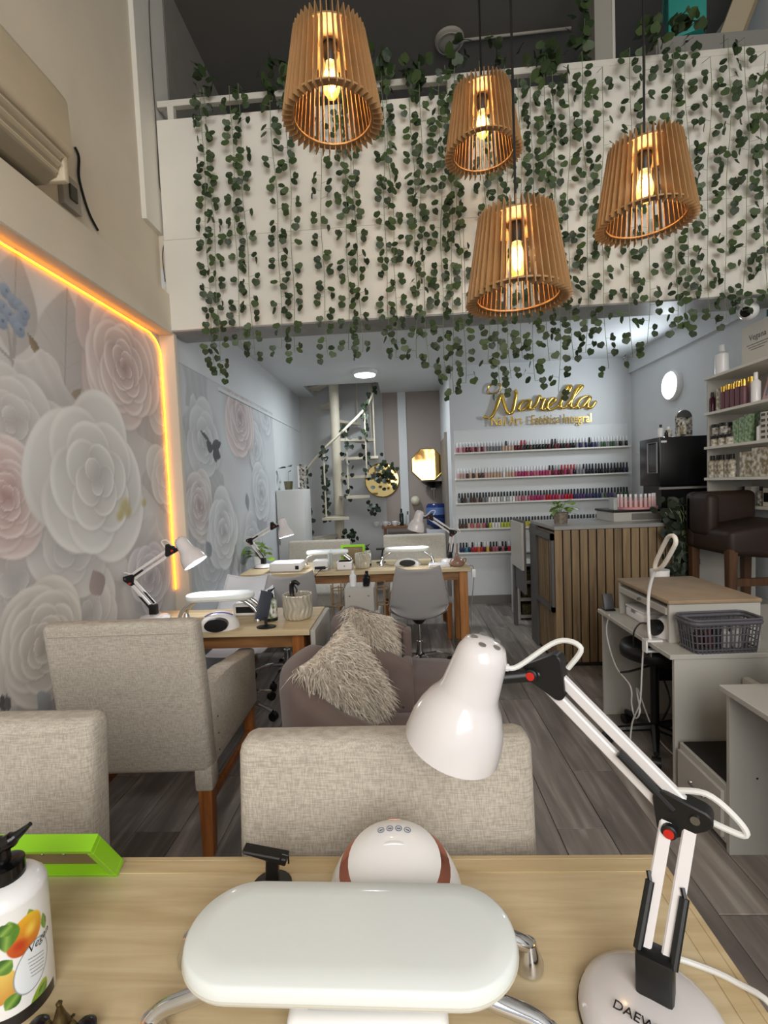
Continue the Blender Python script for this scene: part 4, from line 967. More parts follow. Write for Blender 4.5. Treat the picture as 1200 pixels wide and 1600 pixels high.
# rose-gold nail lamp
t = thing('nail_lamp', 'white dome nail lamp with rose-gold trim and four round buttons', 'nail lamp', (-.040, .772, TZ))
RG = mat('rose_gold', '#b4735f', .2, metal=.9)
def dome(u0, u1, rx, ry, h, n=2.4, nu=40, nv=14):
    def f(u, v):
        a = 2 * PI * u; q = u0 + (u1 - u0) * v; c, s = math.cos(q * PI / 2), math.sin(q * PI / 2)
        y_ = ry * c ** .8 * math.sin(a); return Vector((rx * c ** .8 * math.cos(a), y_, h * s ** .9 * (1 + 3.6 * y_)))
    return f
b_ = B(); grid(b_, dome(0, 1, .114, .098, .092), 40, 16, True); bmesh.ops.remove_doubles(b_, verts=b_.verts, dist=1e-5); obj('housing', b_, PLAST, t, ang=70)
b_ = B(); fdm = dome(.0, 1, .114, .098, .092)
MT = Matrix.Translation((0, -.004, .074)) @ Matrix.Rotation(R(12), 4, 'X')
def ringband(r0, r1, zz): return [(r0, zz), (r1, zz), (r1 + .001, zz - .006), (r0 - .001, zz - .006)]
DT = Matrix.Translation((0, -.006, 0))
def cap_shape(s, zoff):
    b2 = B(); rings = []
    for f in (1, .85, .6, .3):
        rings.append([])
        for q in range(40):
            a = 2 * PI * q / 40; x = .080 * s * f * math.cos(a); y = -.004 + .074 * s * f * math.sin(a)
            rr = min(.999, math.sqrt((x / .114) ** 2 + (y / .098) ** 2)); c = rr ** (1 / .8); z = .092 * math.sqrt(max(0, 1 - c * c)) ** .9 * (1 + 3.6 * y) + zoff
            rings[-1].append(b2.verts.new((x, y, z)))
    for A, D in zip(rings, rings[1:]):
        for q in range(40): b2.faces.new((A[q], A[(q + 1) % 40], D[(q + 1) % 40], D[q]))
    b2.faces.new(rings[-1]); return b2
obj('trim_band', cap_shape(1.16, .0018), RG, t, ang=70); obj('top_panel', cap_shape(.97, .0036), PLAST, t, ang=70)
obj('finger_rest', tube(B(), spline([(-.058, -.004, .0805), (-.03, .006, .0920), (0, .010, .096), (.03, .006, .0920), (.058, -.004, .0805)], 6), [.002] + [.006] * 23 + [.002], 8, flat=(Vector((0, 0, 1)), .45)), PLAST, t)
def uvz(x, y): rr = min(.999, math.sqrt((x / .114) ** 2 + (y / .098) ** 2)); c = rr ** 1.25; return .092 * math.sqrt(max(0, 1 - c * c)) ** .9 * (1 + 3.6 * y)
def uvM(x, y, o_):
    p_ = Vector((x, y, uvz(x, y))); dx = Vector((.002, 0, uvz(x + .001, y) - uvz(x - .001, y))); dy = Vector((0, .002, uvz(x, y + .001) - uvz(x, y - .001))); n_ = dx.cross(dy).normalized()
    dx.normalize(); dy = n_.cross(dx); p_ = p_ + n_ * o_
    return Matrix(((dx.x, dy.x, n_.x, p_.x), (dx.y, dy.y, n_.y, p_.y), (dx.z, dy.z, n_.z, p_.z), (0, 0, 0, 1)))
INKB = mat('button_grey', '#6d7486', .4)
for q in range(4):
    x = -.0225 + .015 * q; y = .034 - .002 * abs(q - 1.5); Mq = uvM(x, y, .0036)
    bt = obj('button', tube(B(), [Mq @ Vector((.0055 * math.cos(a), .0055 * math.sin(a), .0004)) for a in np.linspace(0, 2 * PI, 18)[:-1]], .0006, 6, closed=True), INKB, t)
    obj('button_mark', box(B(), -.003, .003, -.001, .001, 0, .0006, M=Mq @ Matrix.Rotation((.4, 0, 0, -.4)[q], 4, 'Z')), INKB, bt, False)
obj('logo', box(B(), -.010, .010, -.0012, .0012, 0, .0006, M=uvM(0, .060, .0037)), RG, t, False)
# phone holder
p0 = atY(425, 1383, .80); t = thing('phone_holder', 'black phone holder standing beside the rose-gold nail lamp', 'phone holder', (p0.x, .80, TZ - .0))
obj('foot', lathe(B(), [(.035, 0), (.035, .005), (.01, .008), (0, .008)], 24), BLACKP, t)
obj('post', box(B(), -.011, .011, -.007, .007, 0, .055, .002, 1, M=Matrix.Rotation(R(4), 4, 'Y')), BLACKP, t)
obj('tray', hexa(B(), [(-.045, -.012, .070), (.028, -.012, .047), (.028, .012, .047), (-.045, .012, .070), (-.047, -.012, .076), (.032, -.012, .060), (.032, .012, .060), (-.047, .012, .076)], .002, 1), BLACKP, t)
obj('clip', tube(B(), [(.02, -.015, .061), (.026, -.015, .074), (.036, -.015, .071), (.036, -.015, .057)], .0015, 6), BLACKP, t)
# lime green sign frame seen from the back
t = thing('sign_frame', 'lime green tabletop sign frame seen from the back on its strut', 'sign frame', (-.70, .848, TZ + .0135))
MF = Matrix.Rotation(R(33), 4, 'X')
fw_, fh, fd = .145, .122, .027
for a in ((-fw_, fw_, 0, .012), (-fw_, fw_, fh - .012, fh)):
    obj('frame_bar', box(B(), a[0], a[1], -fd, 0, a[2], a[3], .001, 1, M=MF), GREEN, t, False)
for a in ((-fw_, -fw_ + .012), (fw_ - .012, fw_)):
    obj('frame_bar', box(B(), a[0], a[1], -fd, 0, .012, fh - .012, .001, 1, M=MF), GREEN, t, False)
obj('back_board', box(B(), -fw_ + .012, fw_ - .012, -.010, -.006, .012, fh - .012, M=MF), mat('brown_board', '#8f7a5c', .8, var=.15), t, False)
obj('strut', hexa(B(), [(-.02, -.125, -.0125), (.0, -.125, -.0125), (.0, -.121, -.0125), (-.02, -.121, -.0125), (-.02, -.060, .078), (.0, -.060, .078), (.0, -.056, .078), (-.02, -.056, .078)]), mat('strut_brown', '#7b6547', .7), t, False)
for x in (.02, .06): obj('rivet', lathe(B(), [(.004, 0), (.003, .002), (0, .003)], 10, MF @ Matrix.Translation((x, -.010, .06)) @ Matrix.Rotation(PI / 2, 4, 'X')), STEEL, t)
# printed pump bottle
BC = Vector((-.575, .615, TZ)); BR = .048; BH = .158
def pump_bottle(label, c, r_, h, big=False, rz=0):
    t = thing('pump_bottle', label, 'pump bottle', c, rz)
    if big:
        def hit(px, py):
            d = ray(px, py); o_ = EYE - Vector(c); a = d.x ** 2 + d.y ** 2; b2 = o_.x * d.x + o_.y * d.y; cc = o_.x ** 2 + o_.y ** 2 - r_ * r_
            disc = max(0, b2 * b2 - a * cc); k = (-b2 - math.sqrt(disc)) / a; p = o_ + d * k; return math.atan2(p.x, -p.y) * r_, p.z
        can = Canvas(-r_ * 1.9, r_ * 1.9, 0, h, .0009, '#e9e8e6')
        fr_ = random.Random(4)
        def E(px, py, ru, rv, rot, c1, c0=None, **k2): u, v = hit(px, py); can.ell(u, v, ru, rv, rot, c1, c0, **k2)
        def LF(a, b2, W): u0, v0 = hit(*a); u1, v1 = hit(*b2); can.leaf(u0, v0, u1, v1, W, '#5b8a2c', '#2f5a1e', '#86a84a')
        LF((52, 1445), (45, 1420), .007); LF((35, 1440), (58, 1440), .006); LF((70, 1450), (66, 1425), .005)
        E(40, 1460, .021, .027, -.5, '#edc231', '#b8461c', soft=.05); E(48, 1450, .009, .012, -.4, '#f3d65a', soft=.8, alpha=.8); E(30, 1478, .012, .010, -.4, '#b5321a', soft=.7, alpha=.8)
        LF((14, 1440), (8, 1490), .014); LF((18, 1445), (0, 1465), .011)
        E(-5, 1545, .024, .026, .2, '#e6cf6a', '#c48a3a', soft=.05); LF((20, 1500), (-10, 1525), .012); LF((8, 1580), (34, 1545), .010)
        E(62, 1555, .010, .020, -.55, '#a9b83a', '#5f8a22', soft=.08); LF((72, 1530), (60, 1560), .006); LF((20, 1597), (45, 1575), .006)
        E(52, 1508, .0225, .034, -.32, '#7f8790', soft=.04); E(52, 1508, .0212, .0325, -.32, '#e3e8ec', soft=.04)
        for q in range(6):
            (u0, v0), (u1, v1) = hit(44 + q, 1500 + q * 5.2), hit(68, 1484 + q * 5.6); can.line([(u0, v0), (u1, v1)], .0006, '#6c7076' if q % 2 else '#4c5056')
        can.c[can.v < .017] = hx('#17161a')
        me = can.mesh('printed_body', lambda U, V: np.stack([r_ * np.sin(U / r_), -r_ * np.cos(U / r_), V], 1), vcol_mat('printed_label', .3, .3))
        bd = obj('body', lathe(B(), [(0, 0), (r_ * .995, .0), (r_ * .995, h), (r_ * .97, h + .006), (r_ * .8, h + .016), (r_ * .5, h + .022), (0, h + .022)], 48), PLAST, t, ang=50)
        o = obj('wrap_label', me, None, t)
        u, v = hit(44, 1492); me2 = textmesh('Vegan', .0145, .0, 'LEFT', .25)
        for vt in me2.vertices:
            x, y = vt.co.x, vt.co.y; a = (u + x * .93 - y * .1) / r_; z = v + y + x * .16; vt.co = ((r_ + .0004) * math.sin(a), -(r_ + .0004) * math.cos(a), z)
        me2.materials.clear(); me2.materials.append(mat('ink_black', '#1a1a1c', .5)); tt = bpy.data.objects.new('lettering', me2); C.objects.link(tt); tt.parent = o
    else:
        obj('body', lathe(B(), [(r_, 0), (r_, h * .85), (r_ * .8, h * .97), (r_ * .4, h), (0, h)], 24), mat('printed_white', '#d9d8d2', .35, var=.9, vscale=45, col2='#586b34', detail=1), t, ang=50)
        obj('band', lathe(B(), [(r_ * 1.01, 0), (r_ * 1.01, h * .14)], 24, cap0=False, cap1=False), BLACKP, t)
        obj('oval_label', lathe(B(), [(0, .001), (r_ * .5, .0)], 20, Matrix.Translation((0, -r_ * .96, h * .5)) @ Matrix.Rotation(PI / 2, 4, 'X') @ Matrix.Diagonal((1.1, 1.5, 1, 1))), PLAST, t)
    z = h + (.018 if big else 0); s = r_ / .047
    obj('collar', lathe(B(), [(.024 * s, z), (.024 * s, z + .022 * s), (.014 * s, z + .026 * s), (0, z + .026 * s)], 28), BLACKG, t, ang=50)
    obj('stem', cyl(B(), (0, 0, z + .02 * s), (0, 0, z + .044 * s), .009 * s), BLACKG, t)
    obj('spout', tube(B(), spline([(-.014 * s, .0, z + .044 * s), (0, 0, z + .048 * s), (.016 * s, .004 * s, z + .056 * s), (.034 * s, .010 * s, z + .070 * s)], 5), [.012 * s] * 6 + [.010 * s] * 4 + [.007 * s, .006 * s, .005 * s, .004 * s, .003 * s, .003 * s], 10), BLACKG, t)
    return t
pump_bottle('large printed fruit pump bottle with black pump at the left picture edge', BC, BR, BH, True)
# dark bronze ornament at the lower edge
t = thing('ring_holder', 'dark bronze filigree ornament between two small black bowls at the bottom edge', 'ornament', (-.470, .565, TZ)); t.scale = (.72, .72, .72); BZ = mat('antique_bronze', '#5d4d2e', .4, metal=.7, var=.5, vscale=90)
obj('spire', lathe(B(), [(.026, 0), (.024, .012), (.018, .026), (.010, .045), (.004, .064), (.0055, .070), (.0, .076)], 18), BZ, t)
for s in (-1, 1):
    obj('scroll', tube(B(), spline([(s * .026, 0, .0), (s * .030, 0, .022), (s * .022, 0, .034), (s * .018, 0, .022), (s * .024, 0, .018)], 5), .0035, 8), BZ, t)
    obj('bowl', lathe(B(), [(.012, 0), (.018, .006), (.018, .026), (.010, .034), (0, .036)], 18, Matrix.Translation((s * .044, .002, 0))), mat('black_glaze', '#191418', .25), t)
for q in range(6):
    a = 2 * PI * q / 6; obj('bead', lathe(B(), [(0, -.004), (.004, 0), (0, .004)], 8, Matrix.Translation((.020 * math.cos(a), .020 * math.sin(a), .026))), BZ, t)

# ------------------------------------------------------------------ things on the mural table
def ribbed_jar(label, c, r_, h):
    t = thing('ribbed_jar', label, 'jar', c)
    def f(u, v):
        a = 2 * PI * u; z = h * v; k = r_ * (.82 + .18 * min(1, v * 4) ** .5) * (1 + .035 * math.sin(18 * a + 1.6 * math.sin(v * 9)))
        return Vector((k * math.cos(a), k * math.sin(a), z))
    b2 = B(); grid(b2, f, 108, 22, True); o = obj('wall', b2, mat('pearl_ribbed_glass', '#c6bfae', .18, metal=.35, coat=.4), t, ang=60); solid(o, .004, -1)
    obj('bottom', lathe(B(), [(0, .002), (r_ * .82, .002), (r_ * .85, .01), (0, .01)], 28), mat('pearl_ribbed_glass', '#c6bfae', .18), t)
    return t
jc = Vector((-.605, 2.56, TZ)); ribbed_jar('pearl ribbed glass jar at the table corner by the folded leaf', jc, .078, .135)
t = thing('spray_bottle', 'black trigger sprayer standing in the pearl ribbed jar', 'spray bottle', jc + Vector((-.025, -.015, .012)))
obj('body', lathe(B(), [(.024, 0), (.026, .005), (.026, .1), (.012, .12), (.012, .135)], 18), BLACKP, t)
obj('trigger_head', tube(B(), spline([(.0, 0, .13), (0, 0, .165), (.008, -.004, .185), (.026, -.01, .19), (.045, -.015, .178)], 4), [.013] * 5 + [.014] * 4 + [.013] * 4 + [.010] * 4, 10), BLACKP, t); obj('trigger', tube(B(), spline([(.016, -.006, .172), (.03, -.01, .15), (.028, -.01, .135)], 4), .004, 8), BLACKP, t)
pump_bottle('printed pump bottle with black pump next to the pearl ribbed jar', (-.745, 2.53, TZ), .034, .125)
t = thing('phone_stand', 'black phone stand holding a dark phone in front of the printed pump bottle', 'phone stand', (-.735, 2.40, TZ))
obj('foot', lathe(B(), [(.05, 0), (.05, .005), (.01, .012), (0, .012)], 28, Matrix.Diagonal((1, .75, 1, 1))), BLACKP, t); obj('post', tube(B(), [(0, 0, .01), (-.01, .02, .045)], .008), BLACKP, t)
obj('phone', box(B(), -.035, .035, -.006, .006, 0, .15, .004, 2, M=Matrix.Translation((-.035, .03, .03)) @ Matrix.Rotation(R(38), 4, 'Z') @ Matrix.Rotation(R(20), 4, 'Y') @ Matrix.Rotation(R(-12), 4, 'X')), mat('slate_phone', '#3a3e48', .3), t)
t = dome_lamp('nail_lamp', 'white and purple dome nail lamp behind the beige armchair', (-.985, 2.42, TZ), R(10), .10, h=.085, asp=.9)
obj('purple_stripe', tube(B(), spline([(-.07, -.01, .064), (-.03, -.03, .083), (.03, -.03, .083), (.07, -.01, .064)], 5), .0035, 6), mat('purple_trim', '#6d5fa0', .3), t)
t = thing('nail_drill', 'white nail drill unit under the mural table hand rest', 'drill unit', (-.90, 2.67, TZ)); obj('case', box(B(), -.09, .09, -.05, .05, 0, .07, .015, 3), PLAST, t); obj('panel', box(B(), -.07, .07, -.053, -.05, .02, .055, .001, 1), BLACKP, t)
t = thing('tray', 'dark tray at the lamp end of the mural table', 'tray', (-1.30, 2.43, TZ)); obj('plate', box(B(), -.06, .06, -.07, .07, 0, .006, .002, 1), mat('dark_tray', '#2c2423', .4), t, False); obj('rim', tube(B(), [(-.06, -.07, .012), (.06, -.07, .012), (.06, .07, .012), (-.06, .07, .012)], .005, 6, closed=True), mat('dark_tray', '#2c2423', .4), t)
# ------------------------------------------------------------------ things on the long table
def device(name, label, cat, px, py, y, w_, d, h, face=True, z=TZ):
    p = atY(px, py, y); t = thing(name, label, cat, (p.x, y, z)); obj('case', box(B(), -w_ / 2, w_ / 2, 0, d, 0, h, .012, 3), PLAST, t)
    if face: obj('front_panel', box(B(), -w_ * .36, w_ * .36, -.002, 0, h * .15, h * .45, .001, 1), BLACKP, t)
    return t
t = device('steriliser_case', 'flat white case with a black socket under the long-table hand rest', 'case', 445, 890, 4.02, .27, .2, .075, False); obj('socket', box(B(), .09, .12, -.004, 0, .02, .05, .001, 1), BLACKP, t)
device('nail_drill', 'white nail drill control box with black buttons on the long table', 'drill unit', 500, 885, 4.02, .13, .14, .085)
t = device('dust_box', 'small white lidded box beside the trolley on the long table', 'box', 538, 885, 4.02, .13, .12, .07, False); obj('lid', box(B(), -.068, .068, -.003, .123, .058, .07, .005, 2), PLAST, t); obj('button', lathe(B(), [(.006, 0), (.006, .003), (0, .003)], 10, axisM((0, 0, .035), (0, -1, 0))), GLAM, t)
t = thing('file_holder', 'clear glass tube of brushes on the long table', 'holder', atY(516, 870, 4.15)); t.location.z = TZ
obj('glass', lathe(B(), [(.022, 0), (.022, .13), (.019, .13), (.019, .005)], 18, cap1=False), mat('milky_glass', '#d5dad8', .15, trans=.5), t)
for q in range(3): obj('brush', cyl(B(), (.006 * (q - 1), .004 * q, .008), (.012 * (q - 1), .004, .15 + .012 * q), .003, .002, 6), PLAST, t)
ribbed_jar('silver ribbed jar of tools on the long table beside the trolley', (atY(566, 870, 4.1).x, 4.1, TZ), .062, .13)
t = pump_bottle('white pump bottle with black pump behind the silver ribbed jar', (atY(574, 860, 4.25).x, 4.22, TZ), .034, .14)
t = thing('table_sign', 'lime green sign frame between the two cream chairs', 'sign frame', (atY(552, 860, 4.42).x, 4.40, TZ))
obj('frame_bar', box(B(), -.11, .11, -.015, .015, .15, .17), GREEN, t, False); obj('frame_bar', box(B(), -.11, -.09, -.015, .015, 0, .15), GREEN, t, False); obj('frame_bar', box(B(), .09, .11, -.015, .015, 0, .15), GREEN, t, False); obj('back_board', box(B(), -.09, .09, -.004, .004, .0, .15), mat('brown_board', '#8f7a5c', .8), t, False)
t = dome_lamp('nail_lamp', 'white flat nail lamp under the right hand rest of the long table', (.0, 4.20, TZ), 0, .12, h=.07, asp=.8)
t = thing('phone_holder', 'black phone holder left of the right hand rest on the long table', 'phone holder', (-.24, 4.36, TZ)); obj('foot', lathe(B(), [(.045, 0), (.045, .006), (0, .01)], 20), BLACKP, t); obj('post', cyl(B(), (0, 0, 0), (.02, 0, .12), .008), BLACKP, t); obj('tray', box(B(), -.04, .05, -.03, .03, .12, .135, .003, 1), BLACKP, t)
BRNG = mat('smoked_pink_glass', '#8f6f60', .25, coat=.4)
t = thing('oil_diffuser', 'brown glass reed diffuser at the right end of the long table', 'diffuser', (.42, 4.06, TZ)); obj('bottle', lathe(B(), [(.05, 0), (.065, .015), (.06, .045), (.025, .075), (.014, .085), (.014, .11)], 24), BRNG, t, ang=60); obj('reed', cyl(B(), (0, 0, .08), (.006, 0, .19), .008, .006, 8), BRNG, t); obj('handle', tube(B(), spline([(.05, 0, .055), (.075, 0, .06), (.07, 0, .03), (.055, 0, .02)], 4), .005), BRNG, t)
t = thing('paper_sheet', 'white towel folded at the right end of the long table', 'towel', (.27, 4.09, TZ)); obj('fold', box(B(), -.09, .09, -.07, .07, 0, .012, .005, 2), PLAST, t); obj('fold', box(B(), -.085, .085, -.065, .06, .012, .022, .005, 2), PLAST, t)
t = thing('plug_adapter', 'pale wall-plug adapter hanging off the right end of the long table', 'adapter', (.55, 4.0, .66)); obj('block', box(B(), -.018, .018, -.015, .015, 0, .07, .006, 2), PLAST, t); obj('lead', tube(B(), spline([(0, 0, 0), (-.01, 0, -.1), (-.03, .01, -.3), (-.03, .02, -.64)], 5), .004, 6), GLAM, t); obj('strap', tube(B(), spline([(0, 0, .07), (-.01, 0, .098), (-.04, 0, .098)], 4), .004, 6), GLAM, t)
def leafy(name, label, c, n, spread, hh, lm, lw, ll, seed, cat='plant', pot=None, parent=None, droop=.3):
    t = thing(name, label, cat, c); rn = random.Random(seed)
    if pot:
        r_, ph, m_ = pot; obj('pot', lathe(B(), [(r_ * .8, 0), (r_, ph), (r_ * .9, ph), (r_ * .85, ph * .85), (0, ph * .85)], 22), m_, t, ang=50)
        z0 = ph * .85
    else: z0 = 0
    b2 = B(); vs = [b2.verts.new(p) for p in ((0, 0, 0), (-.5, .35, .06), (-.42, .7, .05), (0, 1, -.06), (.42, .7, .05), (.5, .35, .06), (0, .5, 0))]
    for f in ((0, 6, 1), (1, 6, 2), (2, 6, 3), (3, 6, 4), (4, 6, 5), (5, 6, 0)): b2.faces.new([vs[i] for i in f])
    me = meshof('leaf', b2, lm, True, 60)
    for i in range(n):
        a = rn.uniform(0, 6.283); el = rn.uniform(-.2, 1.3); rr = spread * rn.uniform(.3, 1); p = Vector((math.cos(a) * rr, math.sin(a) * rr, z0 + hh * rn.uniform(.15, 1) - droop * rr))
        o = bpy.data.objects.new('leaf', me); C.objects.link(o); o.parent = t; o.location = p
        o.rotation_euler = Euler((rn.uniform(-.6, .5), rn.uniform(-.5, .5), a - PI / 2)); s = rn.uniform(.7, 1.15); o.scale = (lw * s, ll * s, ll * s)
        if i % 3 == 0: obj('stalk', tube(B(), spline([(0, 0, z0 - .01), (p.x * .4, p.y * .4, z0 + (p.z - z0) * .6), p], 3), .002, 5), STEMM, t)
    return t
BRIGHT = mat('bright_leaf', '#83a63c', .45, var=.3, vscale=20)
p = atY(402, 862, 4.40); leafy('potted_pothos', 'bright green leafy plant beside the lamp at the mural end of the long table', (p.x, 4.42, TZ), 34, .10, .15, BRIGHT, .06, .075, 4, pot=(.05, .09, PLAST))
# trolley in front of the long table
p = atY(560, 905, 3.52); t = thing('storage_trolley', 'small white storage trolley with side caddies in front of the long table', 'trolley', (p.x, 3.52, 0))
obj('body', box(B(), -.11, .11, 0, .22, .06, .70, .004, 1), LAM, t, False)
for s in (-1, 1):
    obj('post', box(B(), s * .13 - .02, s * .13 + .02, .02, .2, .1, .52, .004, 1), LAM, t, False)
    for z in (.44, .56, .68): obj('caddy_ring', tube(B(), [(s * .17 + .05 * math.cos(2 * PI * k / 16), .08 + .06 * math.sin(2 * PI * k / 16), z) for k in range(16)], .005, 6, closed=True), mat('rope_brown', '#8a7357', .7), t)
    for k in range(5): obj('caddy_bar', cyl(B(), (s * .17 + .05 * math.cos(k * 1.25), .08 + .06 * math.sin(k * 1.25), .42), (s * .17 + .055 * math.cos(k * 1.25), .08 + .065 * math.sin(k * 1.25), .72), .005, .005, 6), mat('rope_brown', '#8a7357', .7), t)
for sx in (-.09, .09):
    for sy in (.03, .19): obj('castor', tube(B(), [(sx - .012, sy, .03), (sx + .012, sy, .03)], .03, 14), BLACKP, t)
for x, z in ((-.07, .64), (.07, .64), (-.07, .5), (.07, .5)): obj('screw', lathe(B(), [(.006, 0), (.006, .002), (0, .002)], 8, axisM((x, 0, z), (0, -1, 0))), STEEL, t)
for k, (x, y, h_, c) in enumerate(((-.05, .08, .12, '#e6e8ea'), (.05, .07, .09, '#15151a'), (.05, .15, .1, '#15151a'))):
    lb = ['clear plastic bottle', 'black bottle in front', 'black bottle behind'][k] + ' on top of the white trolley'
    q = thing('cosmetic_bottle', lb, 'bottle', (p.x + x, 3.52 + y, .70)); m_ = mat('troll' + c, c, .25); obj('body', lathe(B(), [(.024, 0), (.026, .01), (.026, h_ * .65), (.012, h_ * .78)], 16), m_, q); obj('cap', lathe(B(), [(.013, h_ * .78), (.013, h_), (0, h_)], 12), m_, q)
cable('black cable drooping from the drill box over the long table edge', [(-.68, 4.03, .78), (-.74, 3.95, .76), (-.82, 3.92, .66), (-.9, 3.93, .5), (-.9, 4.0, .2), (-.8, 4.2, .012)], .004, BLACKP)
# ================================================================== PENDANT LAMPS
MDF = wood('laser_cut_wood', '#b38d60', '#946f46', .55, (12, 12, 1.0), 2.0)
FIL = mat('glowing_filament', '#ffd27a', .5, emit=45, ecol='#ffb84d')
AMB = mat('amber_bulb_glass', '#ffcf7d', .1, alpha=.18, emit=.6, ecol='#ffb347')
bm = B(); hexa(bm, [(.146, -.0017, -.006), (.181, -.0017, -.010), (.181, .0017, -.010), (.146, .0017, -.006), (.104, -.0017, .283), (.130, -.0017, .290), (.130, .0017, .290), (.104, .0017, .283)])
FIN = meshof('slat', bm, MDF, False)
RING = meshof('bottom_ring', lathe(B(), [(.138, .010), (.166, .010), (.166, .016), (.138, .016), (.138, .010)], 60, cap0=False, cap1=False), MDF)
DISC = meshof('top_disc', lathe(B(), [(0, .258), (.118, .258), (.118, .264), (0, .264)], 60), MDF)
def pendant(label, px, py, Y):
    c = atY(px, py, Y); t = thing('pendant_lamp', label, 'pendant lamp', (c.x, c.y, c.z - .013))
    n = 42
    for k in range(n):
        o = obj('slat', FIN, None, t); o.rotation_euler = (0, 0, 2 * PI * k / n)
    obj('bottom_ring', RING, None, t); obj('top_disc', DISC, None, t)
    obj('socket', lathe(B(), [(.026, .258), (.026, .22), (.019, .195), (0, .195)], 18), BLACKP, t)
    b_ = obj('bulb', lathe(B(), [(.0, .075), (.017, .079), (.028, .098), (.032, .122), (.026, .155), (.016, .185), (.014, .20)], 22, cap1=False), AMB, t, ang=80)
    for k in range(7):
        a = 2 * PI * k / 7; f = tube(B(), [(.009 * math.cos(a), .009 * math.sin(a), .105), (.011 * math.cos(a + .3), .011 * math.sin(a + .3), .16)], .0028, 6); obj('filament', f, FIL, b_)
    obj('cord', cyl(B(), (0, 0, .264), (0, 0, ZT - t.location.z), .0045, .0045, 8), BLACKP, t)
    obj('cord_grip', cyl(B(), (0, 0, .264), (0, 0, .30), .012, .006, 10), BLACKP, t)
    lamp('pendant_light', 'POINT', t.location + Vector((0, 0, .15)), 8, (1.0, .72, .40), .012)
    return t
pendant('slatted wooden pendant lamp nearest the left wall, hanging alone', 520, 182, 1.79)
pendant('smallest-looking slatted wooden pendant, second from the left behind a black cord', 755, 237, 2.37)
pendant('lowest slatted wooden pendant lamp in the middle of the three', 809, 463, 1.74)
pendant('rightmost slatted wooden pendant lamp in front of the ivy', 1008, 343, 1.96)

# ================================================================== IVY
def ivy_leaf(name, m, w_=1.0, fold=.12):
    b_ = B(); P = [(0, 0, 0), (-.30, -.06, fold), (-.50, .20, fold * .8), (-.50, .52, fold * .3), (-.24, .78, 0), (0, .96, -.12), (.24, .78, 0), (.50, .52, fold * .3), (.50, .20, fold * .8), (.30, -.06, fold), (0, .45, 0)]
    v = [b_.verts.new((x * w_, y, z)) for x, y, z in P]
    for i in range(9): b_.faces.new((v[i], v[10], v[i + 1]))
    b_.faces.new((v[9], v[10], v[0]))
    return meshof('leaf', b_, m, True, 80)
IVY = [ivy_leaf('leaf', LEAFM[0], 1.15), ivy_leaf('leaf', LEAFM[1], 1.05, .2), ivy_leaf('leaf', LEAFM[2], 1.25, .05)]
def put_leaf(t, p, size, rx, ry, rz, rn):
    o = bpy.data.objects.new('leaf', IVY[rn.choice((0, 0, 1, 1, 2))]); C.objects.link(o); o.parent = t; o.location = p
    o.rotation_euler = Euler((rx, ry, rz), 'XYZ'); o.scale = (size, size, size)
MZR = math.atan2(mt.y, mt.x)
STX = [315, 324, 361, 377, 425, 447, 497, 533, 549, 597, 606, 641, 655, 684, 698, 712, 752, 770, 786, 808, 826, 848, 865, 885, 910, 938, 980, 1007, 1049, 1069, 1104, 1133, 1161, 1189]
STE = [575, 588, 540, 558, 545, 553, 557, 548, 552, 535, 560, 560, 575, 590, 615, 600, 570, 622, 592, 560, 596, 565, 613, 560, 552, 577, 560, 538, 512, 512, 500, 502, 486, 470]
rn = random.Random(11)
LEAFROT = Matrix(((1, 0, 0, 0), (0, 0, -1, 0), (0, -1, 0, 0), (0, 0, 0, 1)))   # leaf tip (+y) down, face (+z) towards the shop
def hang_leaf(t, p, s, roll):
    o = bpy.data.objects.new('leaf', IVY[rn.choice((0, 0, 1, 1, 2))]); C.objects.link(o); o.parent = t; o.location = p
    o.rotation_euler = (Matrix.Rotation(rn.gauss(0, .45), 4, 'Z') @ Matrix.Rotation(rn.gauss(-.2, .25), 4, 'X') @ Matrix.Rotation(roll + rn.gauss(0, .35), 4, 'Y') @ LEAFROT).to_euler(); o.scale = (s, s, s)
